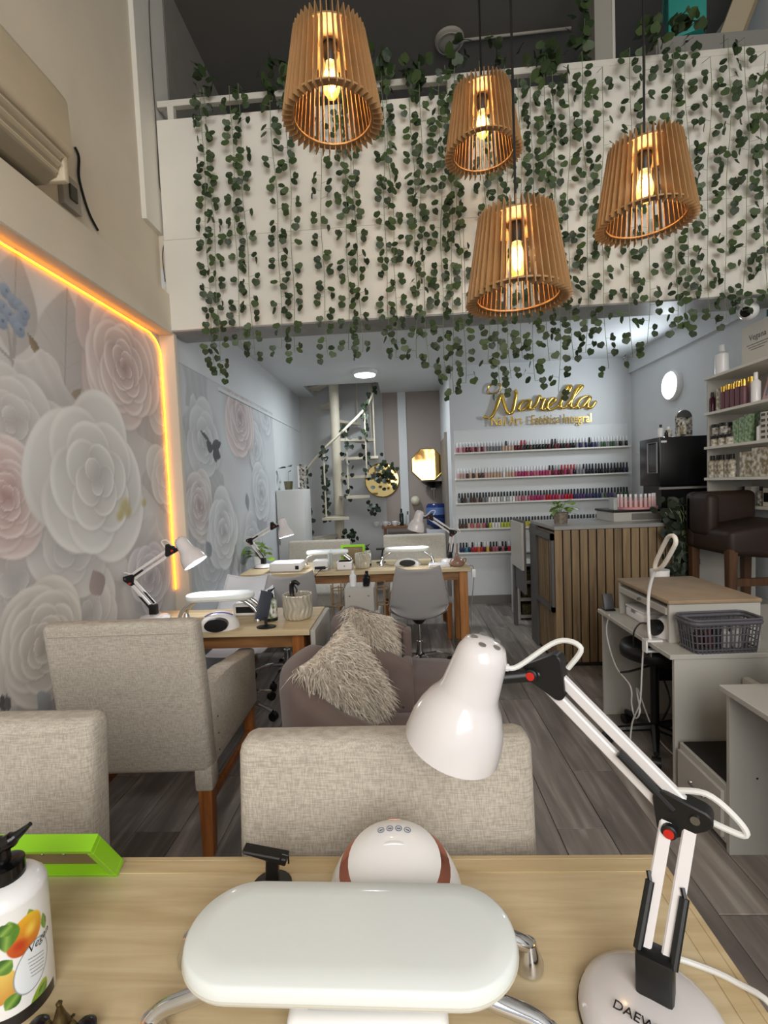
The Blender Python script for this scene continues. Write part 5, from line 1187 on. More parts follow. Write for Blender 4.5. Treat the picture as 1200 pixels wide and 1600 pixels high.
for i, (px, pe) in enumerate(zip(STX, STE)):
    a = mezz(px, 175, .03); ft_ = (a - MA).dot(mt); zt = 4.0 if rn.random() < .75 else 3.9
    ze = mezz(px + .037 * (pe - 175), pe, .03).z
    base = MA + mt * ft_ + mn * .045 + Vector((0, 0, ze))
    t = thing('ivy_garland', 'artificial ivy garland on the white balcony front, %s from the left wall' % ordn(i), 'ivy garland', base, MZR, 'ivy garlands hanging over the balcony front')
    n = int((zt - ze) / .045); pts = []; ph = rn.uniform(0, 6)
    for k in range(n + 1):
        z = (zt - ze) * k / n; pts.append(Vector((.010 * math.sin(3.1 * z + ph) + .006 * math.sin(9 * z + ph), -.010 - .008 * math.sin(4 * z + ph), z)))
    pts.append(Vector((0, .06, zt - ze + .025)))
    obj('stem', tube(B(), pts, .0017, 4), STEMM, t, False)
    z = .01; sd = rn.choice((-1, 1)); dens = rn.uniform(.054, .070); tw = []
    while z < zt - ze - .01:
        p = pts[min(n, int(z / (zt - ze) * n))]; off = rn.uniform(.034, .052); y = -rn.uniform(.004, .02)
        tw.append((p, p + Vector((sd * off, y, .004))))
        for q in ((0, 1) if rn.random() < .85 else (0,)):
            hang_leaf(t, p + Vector((sd * (off + rn.uniform(-.008, .006)), y - .002 * q, .014 - .038 * q + rn.uniform(-.006, .006))), rn.uniform(.037, .046), sd * rn.uniform(-.1, .8))
        sd = -sd; z += dens * rn.uniform(.75, 1.3)
    b_ = B()
    for p, q in tw: tube(b_, [p, q], .0011, 3, False)
    o = obj('twigs', b_, STEMM, t, False); o['kind'] = 'stuff'
    if rn.random() < (.75 if px < 720 else .35):
        for k in range(rn.randint(10, 16)):
            put_leaf(t, Vector((rn.gauss(0, .045), rn.uniform(-.05, .02), zt - ze + rn.uniform(-.03, .13))), rn.uniform(.045, .065), rn.uniform(0, 3), rn.uniform(-1, 1), rn.uniform(0, 6), rn)
# one garland climbing to the ceiling by the column
c0 = atY(908, 96, 3.45); t = thing('ivy_garland', 'ivy garland rising above the railing beside the grey column', 'ivy garland', c0)
pts = [Vector((.02 * math.sin(6 * z), .0, z)) + Vector((.05, .05, 0)) * z for z in np.linspace(-.05, ZT - c0.z, 14)]
obj('stem', tube(B(), pts, .002, 4), STEMM, t, False)
for k in range(46):
    p = pts[rn.randrange(14)]; put_leaf(t, p + Vector((rn.gauss(0, .045), rn.uniform(-.04, .02), rn.uniform(-.04, .04))), rn.uniform(.05, .065), PI / 2 + rn.uniform(-.5, .5), rn.uniform(-.5, .5), rn.uniform(-.8, .8), rn)

# ================================================================== AIR CONDITIONER
t = thing('air_conditioner', 'old cream split air conditioner on the upper left wall', 'air conditioner', (XL - .058, 1.0, 2.775)); AC = mat('aged_ac_plastic', '#cfc2a8', .45, var=.1, vscale=3)
def acp(pts, y0, y1, m, name, par=t, r=.01): return obj(name, prism(B(), pts, -y1, -y0, XZY, r, 2), m, par)
acp([(.0, .43), (.135, .43), (.185, .36), (.195, .15), (.18, .13), (.0, .13)], .0, 1.085, AC, 'cover')
acp([(.0, .13), (.175, .13), (.135, .035), (.075, .012), (.0, .01)], .03, 1.06, mat('ac_chassis_plastic', '#9c927e', .5), 'chassis', r=.004)  # chassis in a darker plastic than the cover
for k, (x, z) in enumerate(((.170, .105), (.156, .075), (.138, .045))):
    obj('louver', hexa(B(), [(x - .03, .05, z - .014), (x + .012, .05, z + .004), (x + .012, 1.04, z + .004), (x - .03, 1.04, z - .014), (x - .03, .05, z - .010), (x + .012, .05, z + .008), (x + .012, 1.04, z + .008), (x - .03, 1.04, z - .010)]), AC, t, False)
obj('end_cap', box(B(), .06, .17, 1.05, 1.08, .02, .135, .008, 2), AC, t)
p = atX(104, 305, UW); t = thing('wall_box', 'small grey junction box below the air conditioner', 'junction box', (UW, p.y, p.z - .07)); obj('box', box(B(), 0, .03, -.06, .06, 0, .15, .003, 1), mat('aged_white', '#a39d92', .6), t, False); obj('switch', box(B(), .03, .04, -.025, .025, .04, .11, .002, 1), mat('dark_switch', '#4a453e', .5), t, False)

# ================================================================== POLISH WALL
DY = YN - .10
pr = thing('polish_rack', 'white wall rack with five shelves of nail polish', 'shelf rack', (.60, YN, 0))
sx0, sx1 = .60, 2.60
obj('back_board', box(B(), 0, sx1 - sx0, -.008, -.001, .55, 2.06, .001, 1), mat('rack_white', '#dfe2e3', .4), pr, False)
zs = [1.80, 1.497, 1.213, .912, .630]
for z in zs:
    sh = obj('shelf', box(B(), 0, sx1 - sx0, -.10, -.008, z - .018, z, .002, 1), WHITE, pr, False)
rn = random.Random(23)
body_prof = [(.0145, 0), (.0160, .002), (.0160, .052), (.012, .058), (.007, .062)]
cap_prof = [(.0095, .060), (.0105, .064), (.0095, .113), (.006, .116), (0, .116)]
PC = {'clear pink': '#c79aa0', 'red': '#b11f2f', 'dark red': '#5a1420', 'nude': '#c2a189', 'grey': '#7d7d80', 'black': '#15151a', 'white': '#e4e2df', 'rose': '#b75f73', 'magenta': '#a3275f', 'navy': '#232a55', 'purple': '#4d3468', 'green': '#3d5b40', 'lime': '#b7bf3f', 'orange': '#d2622a', 'teal': '#2f7f8b', 'brown': '#4f3428', 'silver': '#a9abb0', 'yellow': '#d3b33a'}
bodym = {k: meshof('nail_polish_bottle', lathe(B(), body_prof, 8), mat('polish_' + k.replace(' ', '_'), v, .15), True, 50) for k, v in PC.items()}
capm = {k: meshof('cap', lathe(B(), cap_prof, 8), mat('cap_' + k, v, .3), True, 50) for k, v in (('white', '#e6e6e6'), ('black', '#121214'), ('red', '#b01e2e'), ('grey', '#9d9da0'))}
SHN = ['top', 'second', 'third', 'fourth', 'lowest']
seqs = [
    ([('clear pink', 'rose', 'dark red'), ('grey', 'nude', 'grey'), ('black', 'dark red', 'brown'), ('red', 'dark red', 'black'), ('navy', 'grey', 'black'), ('grey', 'green', 'black')], lambda f: 'black' if (.28 < f < .30 or .55 < f < .58 or .75 < f < .77) else ('red' if .36 < f < .41 else 'white')),
    ([('nude', 'clear pink', 'brown'), ('nude', 'white', 'nude'), ('rose', 'magenta', 'rose'), ('dark red', 'magenta', 'rose'), ('black', 'grey', 'black'), ('black', 'black', 'navy')], lambda f: 'white' if f < .52 else ('black' if (f < .56 or f > .73) else ('grey' if f < .6 else 'red' if f < .68 else 'grey'))),
    ([('grey', 'black', 'brown'), ('white', 'white', 'silver'), ('clear pink', 'rose', 'magenta'), ('magenta', 'red', 'rose'), ('navy', 'purple', 'navy'), ('purple', 'grey', 'green')], lambda f: 'black'),
    ([('rose', 'nude', 'brown'), ('white', 'white', 'lime'), ('lime', 'yellow', 'dark red'), ('dark red', 'dark red', 'black'), ('black', 'brown', 'black'), ('black', 'black', 'black')], lambda f: 'black'),
    ([('clear pink', 'navy', 'teal'), ('red', 'orange', 'red'), ('yellow', 'brown', 'dark red'), ('rose', 'black', 'nude'), ('black', 'black', 'red'), ('red', 'brown', 'black')], None)]
for k, z in enumerate(zs):
    n = 56; lim = {3: 46, 4: 22}.get(k, n)
    for j in range(lim):
        f = j / n; bands, cf = seqs[k]; bd = rn.choice(bands[min(5, int(f * 6 * (1 if k < 4 else 2.6)))])
        cp = cf(f) if cf else ('black' if rn.random() < .6 else 'white')
        o = obj('nail_polish_bottle', bodym[bd], None, None, loc=(sx0 + .035 + j * (sx1 - sx0 - .07) / (n - 1), DY + .045 + rn.uniform(-.006, .006), z + .001))
        tag(o, '%s nail polish with %s cap, %s from the left on the %s polish shelf' % (bd, cp, ordn(j), SHN[k]), 'nail polish', 'nail polishes on the %s shelf' % SHN[k])
        obj('cap', capm[cp], None, o)
# sign lettering
sg = thing('wall_sign', 'gold script wall sign reading Narella with smaller lettering below', 'sign', (atY(850, 640, YN).x, YN, atY(850, 640, YN).z))
def sp(zx, zy): return atY(740 + zx / 5.4545, 580 + zy / 5.4545, YN - .035)
o0 = Vector(sg.location)
LET = [[(88, 382), (118, 400), (155, 388), (188, 325), (214, 250), (236, 196), (246, 225), (262, 285), (288, 348), (312, 364), (334, 338), (352, 255), (362, 190), (350, 158)],
       [(490, 252), (462, 246), (418, 262), (386, 302), (392, 332), (425, 328), (462, 288), (488, 250), (478, 292), (486, 326), (516, 312)],
       [(512, 314), (540, 268), (562, 212), (572, 238), (604, 236), (590, 268), (578, 312), (592, 330), (616, 314)],
       [(612, 316), (652, 292), (690, 258), (694, 234), (668, 232), (634, 268), (628, 312), (656, 330), (700, 312), (728, 290)],
       [(726, 292), (776, 222), (824, 152), (828, 126), (806, 130), (772, 190), (744, 268), (746, 308), (770, 314), (798, 292)],
       [(796, 294), (850, 222), (908, 152), (926, 128), (902, 124), (868, 176), (832, 264), (832, 304), (854, 312), (880, 294)],
       [(998, 220), (962, 214), (914, 238), (884, 282), (892, 312), (926, 304), (962, 262), (994, 222), (974, 282), (982, 316), (1012, 300), (1044, 252)]]
for k, L in enumerate(LET):
    c = spline([sp(*q) - o0 for q in L], 6); m_ = len(c); rr = []
    for i in range(m_):
        dz = abs((c[min(i + 1, m_ - 1)] - c[max(i - 1, 0)]).normalized().z); rr.append((.011 + .011 * dz) * (.5 if i in (0, m_ - 1) else 1))
    obj('script_letter', tube(B(), c, rr, 8, flat=(Vector((0, 1, 0)), .8)), GOLD, sg, ang=60)
p = sp(575, 447) - o0; tw = (sp(1000, 430) - sp(150, 470)).length
me = textmesh('Nail Art - Estética Integral', .1, .012); xs = [v.co.x for v in me.vertices]; k = tw / (max(xs) - min(xs))
bpy.data.meshes.remove(me)
text('lettering', 'Nail Art - Estética Integral', .1 * k, .006, GOLD, sg, Matrix.Translation(p) @ Matrix.Rotation(R(.6), 4, 'Y') @ Matrix.Rotation(PI / 2, 4, 'X') @ Matrix.Scale(1.35, 4, (0, 1, 0)))
wreath = atY(772, 607, YN - .03) - o0
for k in range(3): obj('wreath_ring', tube(B(), [wreath + Vector((.07 * math.cos(a + k) * (1 + .12 * k), .004 * k, .06 * math.sin(a + k * 1.3))) for a in np.linspace(0, 2 * PI, 20)[:-1]], .004, 6, closed=True), GOLD, sg)

# ================================================================== RIGHT WALL: shelves, lamp, products
p = atX(1053, 602, XR); t = thing('wall_lamp', 'round lit lamp on the right wall beside the product shelves', 'wall lamp', (XR, p.y, p.z))
MW = axisM((0, 0, 0), (-1, 0, 0))
obj('base', lathe(B(), [(.15, 0), (.15, .03), (.135, .045), (.0, .045)], 36, MW), PLAST, t); obj('diffuser', lathe(B(), [(.125, .0452), (.12, .055), (.08, .062), (0, .064)], 36, MW), LIT, t)
lamp('wall_lamp_light', 'AREA', (XR - .075, p.y, p.z), 10, (.86, .94, 1), .24, (0, R(90), 0))
p = atZ(570, 580, ZC); t = thing('ceiling_lamp', 'round lit lamp on the ceiling under the mezzanine', 'ceiling lamp', (p.x, p.y, ZC))
obj('base', lathe(B(), [(.15, 0), (.15, -.03), (.13, -.045), (0, -.045)], 36), PLAST, t); obj('diffuser', lathe(B(), [(.125, -.0452), (.12, -.055), (.08, -.062), (0, -.064)], 36), LIT, t)
lamp('ceiling_lamp_light', 'AREA', (p.x, p.y, ZC - .075), 21, (.88, .95, 1), .25)
p = atY(1168, 487, 3.17); t = thing('security_camera', 'white dome security camera with black lens under the balcony edge', 'security camera', (p.x, p.y, 2.521))
obj('mount', lathe(B(), [(.045, 0), (.045, -.02), (.03, -.03), (0, -.03)], 20), PLAST, t); 
def ball(r_, c=(0, 0, 0), seg=20): return lathe(B(), [(r_ * math.sin(a), -r_ * math.cos(a)) for a in np.linspace(0, PI, 14)], seg, Matrix.Translation(c))
hd = obj('head', ball(.055, (0, -.01, p.z - 2.521)), PLAST, t, ang=80); ld = Vector((-1, -.75, -.35)); obj('lens', lathe(B(), [(.032, .042), (.030, .052), (0, .058)], 20, axisM((0, -.01, p.z - 2.521), ld)), BLACKG, hd)
# product shelves
SX, SY0, SY1 = 2.30, 3.12, 3.80
t = thing('product_shelves', 'white wall shelves stocked with cosmetics on the right wall', 'shelves', (SX, SY0, 0))
pz = [2.17, 1.905, 1.65, 1.415]
for z in pz: obj('shelf', box(B(), 0, XR - SX, 0, SY1 - SY0, z - .02, z, .002, 1), WHITE, t, False)
obj('back_board', box(B(), XR - SX - .01, XR - SX, .02, SY1 - SY0, 1.2, 2.17), LAM, t, False)
obj('bracket_board', box(B(), .02, XR - SX, SY1 - SY0 - .02, SY1 - SY0 - .005, 1.2, 2.15), LAM, t, False)
obj('lower_shelf', box(B(), .18, XR - SX, 0, SY1 - SY0, 1.18, 1.20, .002, 1), WHITE, t, False)
PRN = mat('white_print', '#dcd8ce', .5, var=.9, vscale=38, col2='#8a7a58', detail=1); GRN = mat('pale_green_print', '#a9bf9d', .5, var=.6, vscale=40, col2='#5e7a55', detail=1); DRK = mat('black_print', '#1c1b1c', .45, var=.7, vscale=45, col2='#c9c4b8', detail=1)
KRA = mat('carton_white', '#d8d3c8', .6); PNK = mat('pink_print', '#c9a3a6', .45); PRP = mat('plum_pack', '#6d4650', .4)
def pbox(label, x, y, z, w_, d, h, m, rz=0, flap=None, txt=None):
    o = thing('product_box', label, 'box', (x, y, z), rz); obj('carton', box(B(), -w_ / 2, w_ / 2, -d / 2, d / 2, 0, h, .002, 1), m, o, False)
    if flap: obj('label_patch', box(B(), -w_ / 2 - .001, -w_ / 2, -d * .36, d * .36, h * .25, h * .75), flap, o, False)
    if txt:
        for q, (s, siz, zz) in enumerate(txt): text('print', s, siz, .0002, mat('ink_grey', '#55524e', .6), o, Matrix.Translation((-w_ / 2 - .001, 0, zz)) @ Matrix.Rotation(R(-90), 4, 'Z') @ Matrix.Rotation(PI / 2, 4, 'X'))
    return o
def pbottle(label, x, y, z, r_, h, m, cm=BLACKP, cat='bottle', neck=.4, name='product_bottle'):
    o = thing(name, label, cat, (x, y, z)); obj('body', lathe(B(), [(r_ * .95, 0), (r_, h * .03), (r_, h * .68), (r_ * neck, h * .78)], 16), m, o, ang=50); obj('cap', lathe(B(), [(r_ * neck * 1.1, h * .78), (r_ * neck * 1.1, h), (0, h)], 14), cm, o, ang=50)
    return o
def pjar(label, x, y, z, r_, h, m, cm=BLACKP):
    o = thing('product_jar', label, 'jar', (x, y, z)); obj('body', lathe(B(), [(r_, 0), (r_, h * .7), (r_ * .9, h * .72)], 18), m, o, ang=50); obj('lid', lathe(B(), [(r_ * 1.04, h * .72), (r_ * 1.04, h), (0, h)], 18), cm, o, ang=50)
z = pz[0] + .001
bx_ = pbox('large white carton printed with a grey script name on the top product shelf', 2.47, 3.34, z, .20, .30, .27, KRA, txt=[('Vegana', .055, .16)])
for zz, hw_ in ((.13, .10), (.113, .085), (.096, .06)): obj('printed_line', box(B(), -.1012, -.1002, -hw_, hw_, zz - .002, zz + .002), mat('ink_grey', '#55524e', .6), bx_, False)
pbottle('white bottle at the far end of the top product shelf', 2.36, 3.68, z, .045, .21, PLAST, PLAST)
z = pz[1] + .001
pbottle('dark red slim bottle at the far end of the second product shelf', 2.34, 3.76, z, .018, .15, mat('wine_glass', '#3d0f1f', .2), BLACKP)
pbox('white narrow carton with floral print beside the dark red bottle', 2.36, 3.69, z, .045, .05, .165, PRN)
for k in range(5): pbottle(('first', 'second', 'third', 'fourth', 'fifth')[k] + ' gold-capped plum perfume bottle counted from the back of the shelf', 2.34, 3.63 - .052 * k, z, .022, .17 if k % 2 else .165, PRP, GOLD, neck=.8)
for k in range(3): pbottle(('rear', 'middle', 'front')[k] + ' pink bottle with gold cap behind the plum perfumes', 2.40, 3.58 - .07 * k, z, .024, .19, PNK, GOLD, neck=.8)
pbottle('frosted white bottle next to the pink picture frame on the shelf', 2.36, 3.34, z, .028, .2, PLAST, PLAST)
o = thing('gift_frame', 'pink gift frame leaning on the second product shelf', 'frame', (2.36, 3.23, z + .006)); MG = Matrix.Rotation(R(14), 4, 'Y') @ Matrix.Rotation(R(-8), 4, 'Z')
obj('border', box(B(), 0, .02, -.075, .075, 0, .2, .002, 1, M=MG), PNK, o, False); obj('window', box(B(), -.002, 0, -.045, .045, .03, .17, M=MG), mat('frame_window', '#6d747c', .2), o, False); obj('figure', box(B(), -.004, -.002, -.016, .016, .06, .14, .001, 1, M=MG), PLAST, o)
pjar('pink jar at the near end of the second product shelf', 2.42, 3.15, z, .04, .09, PNK)
z = pz[2] + .001
for k in range(3): pjar(('back', 'middle', 'front')[k] + ' black-lidded printed jar of the lower row on the third shelf', 2.36, 3.74 - .085 * k, z, .038, .075, PRN)
for k in range(2): pjar(('back', 'front')[k] + ' black printed jar stacked on the jars of the third shelf', 2.36, 3.73 - .09 * k, z + .076, .04, .085, DRK)
for k in range(3): pbox(('back', 'middle', 'front')[k] + ' green-printed sachet pack on the third product shelf', 2.37, 3.52 - .06 * k, z, .05, .055, .165 + .012 * k, GRN)
pbox('tall dark green pack on the third product shelf', 2.40, 3.34, z, .05, .07, .2, mat('dark_green_print', '#5f7558', .5, var=.6, vscale=40, col2='#2e3a2b'))
pbottle('silver-topped white bottle beside the stacked white cartons', 2.35, 3.28, z, .024, .13, PLAST, STEEL)
for r_ in range(2):
    for k in range(5): pbox('small white carton, %s from the bottom of the %s column on the third shelf' % (ORD[k], ('back', 'front')[r_]), 2.35, 3.225 - .052 * r_, z + .036 * k, .05, .05, .035, KRA, flap=mat('ink_grey', '#55524e', .6))
z = pz[3] + .001
for k in range(5): pbottle(('first', 'second', 'third', 'fourth', 'fifth')[k] + ' printed bottle with black cap from the back on the lowest full shelf', 2.34 + .01 * (k % 2), 3.76 - .055 * k, z, .026, .165, PRN, BLACKP, neck=.5)
pbox('flower-printed gift box behind the bottles on the lowest full shelf', 2.38, 3.40, z, .09, .12, .17, PRN); pbox('large flower-printed gift box at the near end of the lowest full shelf', 2.37, 3.25, z, .08, .17, .19, PRN)
z = 1.201
for k in range(6):
    if k % 2: pbox('white small carton, %s from the back on the shelf behind the brown chair' % ORD[k], 2.54, 3.72 - .09 * k, z, .06, .07, .13 + .01 * (k % 3), KRA, flap=BLACKP)
    else: pbottle('dark small bottle, %s from the back on the shelf behind the brown chair' % ORD[k], 2.54, 3.72 - .09 * k, z, .025, .14, DRK, BLACKP)
# black appliance
t = thing('black_oven', 'black glass-fronted appliance at the end of the counter', 'appliance', (2.10, 4.05, 1.36)); OV = mat('oven_black', '#0b0b0c', .3)
obj('body', box(B(), 0, .50, 0, .34, 0, .40, .006, 2), OV, t); obj('side_window', box(B(), -.006, 0, .04, .17, .12, .35, .004, 1), mat('oven_window', '#3a3d40', .15), t, False); obj('side_frame', tube(B(), [(-.008, .03, .11), (-.008, .18, .11), (-.008, .18, .36), (-.008, .03, .36)], .006, 6, closed=True), mat('oven_frame', '#8d8f90', .3), t); obj('badge', box(B(), .01, .055, -.002, 0, .355, .37), PLAST, t, False)
obj('stand', box(B(), .02, .48, .02, .32, -.24, 0), OV, t, False); obj('shelf_lip', box(B(), -.01, .5, -.01, 0, -.03, -.012), GLAM, t, False)
OT = 1.761
pbottle('small clear dropper bottle on top of the black appliance', 2.16, 4.15, OT, .022, .11, PLAST, BLACKP); pbottle('white small jar on top of the black appliance', 2.23, 4.16, OT, .026, .09, PRN, PLAST); pbottle('black tiny bottle on top of the black appliance', 2.19, 4.12, OT, .014, .06, BLACKP, BLACKP)
o = thing('display_pack', 'arched black and white cosmetics pack on top of the black appliance', 'pack', (2.36, 4.17, OT)); poly = [(-.065, 0), (.065, 0)] + [(.065 * math.cos(a), .16 + .065 * math.sin(a)) for a in np.linspace(0, PI, 12)]
obj('card', prism(B(), poly, -.01, .01, XZY), DRK, o, False); obj('header', prism(B(), [(-.062, .165)] + [(.062 * math.cos(a), .165 + .06 * math.sin(a)) for a in np.linspace(PI, 0, 12)], .0101, .012, XZY), mat('header_grey', '#4a4846', .5), o, False); obj('blister_bottle', lathe(B(), [(.022, .02), (.024, .09), (.01, .11), (.01, .13), (0, .13)], 14, Matrix.Translation((-.02, -.03, 0))), PRN, o)
# display on the riser: pink carousel with white bottles
t = thing('polish_carousel', 'round pink polish carousel on the counter riser', 'display stand', (1.90, 4.06, CZ + .0925)); obj('disc', lathe(B(), [(0, 0), (.17, 0), (.17, .018), (0, .018)], 36), mat('pink_acrylic', '#d79a9b', .3), t); obj('step', lathe(B(), [(.11, .018), (.11, .06), (0, .06)], 30), mat('pink_acrylic', '#d79a9b', .3), t)
cz = CZ + .0925
for k in range(12):
    a = PI + PI * (k + .5) / 12; x, y = 1.90 + .142 * math.cos(a), 4.06 + .142 * math.sin(a)
    pbottle('slim pink and white gel bottle, %s from the left on the pink carousel' % ordn(k), x, y, cz + .0185, .012, .105, mat('gel_pink', '#dcb9b8', .3), PLAST, neck=.75)
t = thing('file_box', 'narrow clear box at the left end of the counter riser', 'box', (1.69, 3.98, cz)); obj('case', box(B(), -.015, .015, -.05, .05, 0, .1, .004, 1), mat('milky_glass', '#d5dad8', .15, trans=.5), t); obj('card', box(B(), -.008, .008, -.04, .04, .004, .09), PLAST, t, False)
leafy('potted_herb', 'bright green leafy plant in a stone pot on the reception counter', (atY(876, 810, 3.95).x, 3.95, CZ), 40, .085, .12, BRIGHT, .05, .065, 8, pot=(.062, .09, mat('stone_pot', '#8d8274', .8, var=.5, vscale=40)))
# dark trailing plant at the counter end
p = atY(1062, 790, 3.66); t = thing('trailing_plant', 'dark trailing plant hanging down the right end of the counter', 'plant', (p.x, 3.64, CZ)); rn = random.Random(9); DKL = ivy_leaf('leaf', mat('dark_leaf', '#1f2a1d', .5)); WFL = ivy_leaf('leaf', mat('pale_flower', '#c9c6c0', .6))
obj('pot', lathe(B(), [(.06, 0), (.08, .1), (.07, .1), (0, .09)], 20, Matrix.Translation((0, .13, .0))), BLACKP, t)
for k in range(7): obj('stem', tube(B(), spline([(0, .1, .1), (rn.gauss(0, .04), -.0, .12), (rn.gauss(0, .05), -.03, -.1), (rn.gauss(0, .06), -.03, -.55)], 4), .003, 5), STEMM, t)
for k in range(150):
    z = rn.uniform(-.6, .2); wd = .045 if z < -.1 else .075
    o = bpy.data.objects.new('leaf', WFL if (z > .08 and rn.random() < .12) else DKL); C.objects.link(o); o.parent = t; o.location = (rn.gauss(0, wd), -.03 + (.1 if z > .02 else 0) * rn.random() + rn.uniform(-.03, .01), z); o.rotation_euler = (rn.uniform(-2.2, -.9), rn.uniform(-.6, .6), rn.uniform(-.8, .8)); s = rn.uniform(.05, .075); o.scale = (s, s, s)

# ================================================================== BACK OF THE SHOP
# spiral stair
SPX = atY(528, 760, 6.55).x; st = thing('spiral_staircase', 'cream painted spiral staircase with ivy on its railing', 'staircase', (SPX, 6.55, 0)); SC = mat('cream_metal', '#c9c0ac', .55, var=.12, vscale=6)
obj('centre_pole', cyl(B(), (0, 0, 0), (0, 0, 4.2), .065, .065, 20), SC, st)
rail, NT = [], 13
for k in range(NT):
    z = .30 + .26 * k; a0 = R(160 + 32 * k); a1 = a0 + R(34); r1 = .58
    poly = [(.05 * math.cos(a0), .05 * math.sin(a0))] + [(r1 * math.cos(a0 + (a1 - a0) * q / 5), r1 * math.sin(a0 + (a1 - a0) * q / 5)) for q in range(6)] + [(.05 * math.cos(a1), .05 * math.sin(a1))]
    if z < 3.4: obj('tread', prism(B(), poly, z - .035, z), SC, st, False)
    am = a0 + R(4); rail.append(Vector((.53 * math.cos(am), .53 * math.sin(am), z + .85)))
    if z < 2.6: obj('baluster', cyl(B(), (.53 * math.cos(am), .53 * math.sin(am), z), (.53 * math.cos(am), .53 * math.sin(am), z + .85), .011, .011, 8), SC, st)
obj('handrail', tube(B(), spline(rail[:10], 6), .016, 8), SC, st)
t = thing('ivy_garland', 'dark ivy garland wound along the spiral stair railing', 'ivy garland', (SPX, 6.55, 0)); rn = random.Random(31)
hr = spline(rail[:9], 8); obj('stem', tube(B(), [p + Vector((0, 0, .02)) for p in hr], .003, 5), STEMM, t)
def clus(c, n, sx, sz, s0=.05, s1=.07):
    for _ in range(n):
        o = bpy.data.objects.new('leaf', DKL if rn.random() < .7 else IVY[1]); C.objects.link(o); o.parent = t; o.location = c + Vector((rn.gauss(0, sx), rn.gauss(0, sx), rn.gauss(0, sz))); o.rotation_euler = (rn.uniform(-2.2, -.8), rn.uniform(-.6, .6), rn.uniform(-.9, .9)); s = rn.uniform(s0, s1); o.scale = (s, s, s)
for p in rail[:9]: clus(p, 6, .035, .05)
for k, (i, z0) in enumerate(((0, .3), (2, .5), (3, .8), (4, 1.2), (5, 1.4))):
    b0 = rail[i]
    for q in range(12): clus(Vector((b0.x, b0.y, b0.z - .85 * q / 11)), 2, .03, .02)
o0 = Vector((SPX, 6.55, 0))
clus(atY(600, 738, 6.2) - o0, 46, .07, .10); clus(atY(510, 780, 6.2) - o0, 24, .03, .22); clus(atY(545, 835, 6.2) - o0, 16, .06, .04); clus(atY(582, 790, 6.2) - o0, 16, .05, .05)
# fridge, plant and book pack on top
t = thing('refrigerator', 'tall narrow white refrigerator beside the left wall', 'refrigerator', (-1.52, 5.62, 0)); FRG = mat('fridge_white', '#cfd0ce', .35)
obj('body', box(B(), 0, .33, .03, .40, 0, 1.45, .006, 2), FRG, t); d_ = obj('door', box(B(), .0, .33, 0, .028, .02, 1.445, .006, 2), FRG, t); obj('handle', box(B(), .012, .024, -.02, 0, .8, 1.1, .003, 1), STEEL, d_)
p = atY(446, 760, 6.05); leafy('potted_rubber_plant', 'single-stem plant with one large leaf on top of the refrigerator', (-1.41, 5.8, 1.451), 3, .03, .2, LEAFM[0], .08, .12, 3, pot=(.055, .10, mat('green_glaze_pot', '#6c6a4a', .4)), droop=0)
p = atY(476, 745, 6.05); t = thing('book_pack', 'black and white box standing on the refrigerator', 'box', (-1.238, 5.8, 1.451)); obj('carton', box(B(), -.04, .04, -.06, .06, 0, .30, .003, 1), DRK, t, False); obj('stripe', box(B(), -.042, -.02, -.062, -.06, .02, .28), PLAST, t, False)
# mirrors
def mirror(label, px, py, Y, r_, n, ph=0):
    p = atY(px, py, Y); t = thing('gold_mirror', label, 'mirror', (p.x, Y, p.z)); poly = [(r_ * math.cos(2 * PI * k / n + ph), r_ * math.sin(2 * PI * k / n + ph)) for k in range(n)]
    obj('glass', prism(B(), poly, 0, .008, XZY), mat('gold_mirror_glass', '#d8b878', .06, metal=1), t, False); obj('rim', tube(B(), [(x, -.006, z) for x, z in poly], .007, 6, closed=True), GOLD, t)
    return t
mirror('round gold mirror behind the stair ivy', 597, 750, YB - .045, .25, 40); mirror('gold octagonal mirror above the small wall basin', 668, 726, YB - .045, .25, 8, PI / 8)
p = atY(683, 752, YB - .2); t = thing('wall_ledge', 'small dark wall basin under the octagonal mirror', 'basin', (p.x, YB - .03, p.z)); obj('bowl', lathe(B(), [(.06, -.09), (.16, -.02), (.19, .0), (.17, .0), (.05, -.06), (0, -.06)], 28, Matrix.Translation((-.05, -.18, 0)) @ Matrix.Diagonal((1, .8, 1, 1))), BLACKG, t); obj('pipe', cyl(B(), (-.05, -.15, -.25), (-.05, -.15, -.08), .015), STEEL, t); obj('arm', box(B(), -.08, -.02, -.06, 0, -.12, -.04), STEEL, t, False)
# console with cups
p = atY(632, 822, 6.75); CZ2 = p.z; t = thing('wooden_console', 'small wooden coffee console against the mauve wall', 'console', (-.34, 6.75, 0)); CW = wood('console_wood', '#8a5a32', '#6a4124', .5, (1.2, 14, 14), 2.4)
obj('top', box(B(), 0, .54, 0, .34, CZ2 - .03, CZ2, .003, 1), CW, t, False); obj('shelf', box(B(), .02, .52, .02, .32, .55, .57), CW, t, False)
for x in (.02, .49):
    for y in (.02, .30): obj('leg', box(B(), x, x + .03, y, y + .03, 0, CZ2 - .03), CW, t, False)
for k, px in enumerate((588, 602, 617)):
    q = atY(px, 815, 6.82); o = thing('coffee_cup', ('left', 'middle', 'right')[k] + ' white coffee cup on the wooden console', 'cup', (q.x, 6.85, CZ2)); obj('bowl', lathe(B(), [(.025, 0), (.045, .03), (.05, .065), (.046, .065), (.02, .01)], 18), PLAST, o); obj('handle', tube(B(), spline([(.045, 0, .05), (.07, 0, .045), (.065, 0, .02), (.04, 0, .02)], 4), .005, 6), PLAST, o)
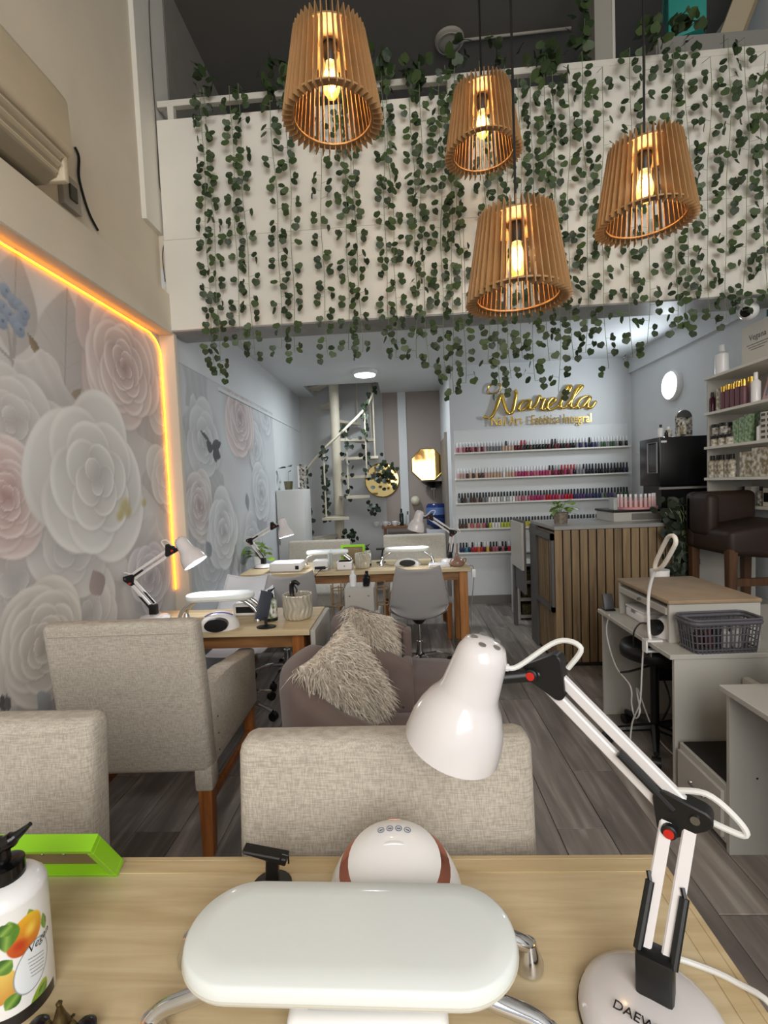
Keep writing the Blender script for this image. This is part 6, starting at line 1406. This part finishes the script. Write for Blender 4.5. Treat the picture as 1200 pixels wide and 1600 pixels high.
q = atY(627, 800, 6.85); pbottle('dark bottle with black cap on the wooden console', q.x, 6.88, CZ2, .03, .24, mat('dark_glass', '#1f2a24', .2), BLACKP); q = atY(637, 800, 6.85); pbottle('clear glass bottle beside the dark bottle on the console', q.x, 6.88, CZ2, .03, .2, mat('milky_glass', '#d5dad8', .15, trans=.5), STEEL)
q = atY(606, 840, 6.85)
for k, (x, c, nm) in enumerate(((q.x, '#3c1f1d', 'dark red kettle'), (q.x + .16, '#8c2f2c', 'red tin'), (q.x + .28, '#6b4a35', 'brown tin'))):
    o = thing('kitchen_tin', nm + ' on the lower shelf of the console', 'tin', (x, 6.9, .571)); obj('body', lathe(B(), [(.05, 0), (.055, .02), (.05, .14), (.03, .16)], 18), mat('tin' + c, c, .35), o); obj('lid', lathe(B(), [(.032, .16), (.03, .18), (0, .185)], 16), STEEL, o)
# wall lantern, water dispenser
p = atY(649, 782, YB - .05); t = thing('wall_lantern', 'small round cream wall light above the water dispenser', 'wall light', (p.x, YB - .03, p.z)); obj('globe', ball(.07, (0, -.08, 0)), mat('cream_glass', '#d8d2bb', .3), t, ang=80); obj('bracket', box(B(), -.03, .03, -.03, 0, -.06, .06, .003, 1), STEEL, t, False)
p = atY(684, 832, 6.55); t = thing('water_dispenser', 'white water dispenser with a blue bottle on top', 'water dispenser', (p.x, 6.55, 0))
obj('cabinet', box(B(), -.15, .15, 0, .3, 0, p.z + .04, .012, 3), mat('dispenser_white', '#b9bcc4', .4), t); obj('recess', box(B(), -.10, .10, -.003, 0, p.z - .28, p.z - .1, .003, 1), mat('recess_grey', '#6d7078', .5), t, False); obj('tap', box(B(), -.05, -.02, -.03, 0, p.z - .06, p.z - .03, .003, 1), BLACKP, t, False)
obj('bottle', lathe(B(), [(.04, p.z + .04), (.06, p.z + .06), (.135, p.z + .10), (.14, p.z + .18), (.13, p.z + .2), (.14, p.z + .22), (.14, p.z + .36), (.12, p.z + .39), (0, p.z + .39)], 28, Matrix.Translation((0, .15, 0))), mat('blue_water_bottle', '#22356b', .2), t, ang=50); obj('label', lathe(B(), [(.1415, p.z + .24), (.1415, p.z + .34)], 28, Matrix.Translation((0, .15, 0)), cap0=False, cap1=False), mat('blue_label', '#5b78b5', .4), t)
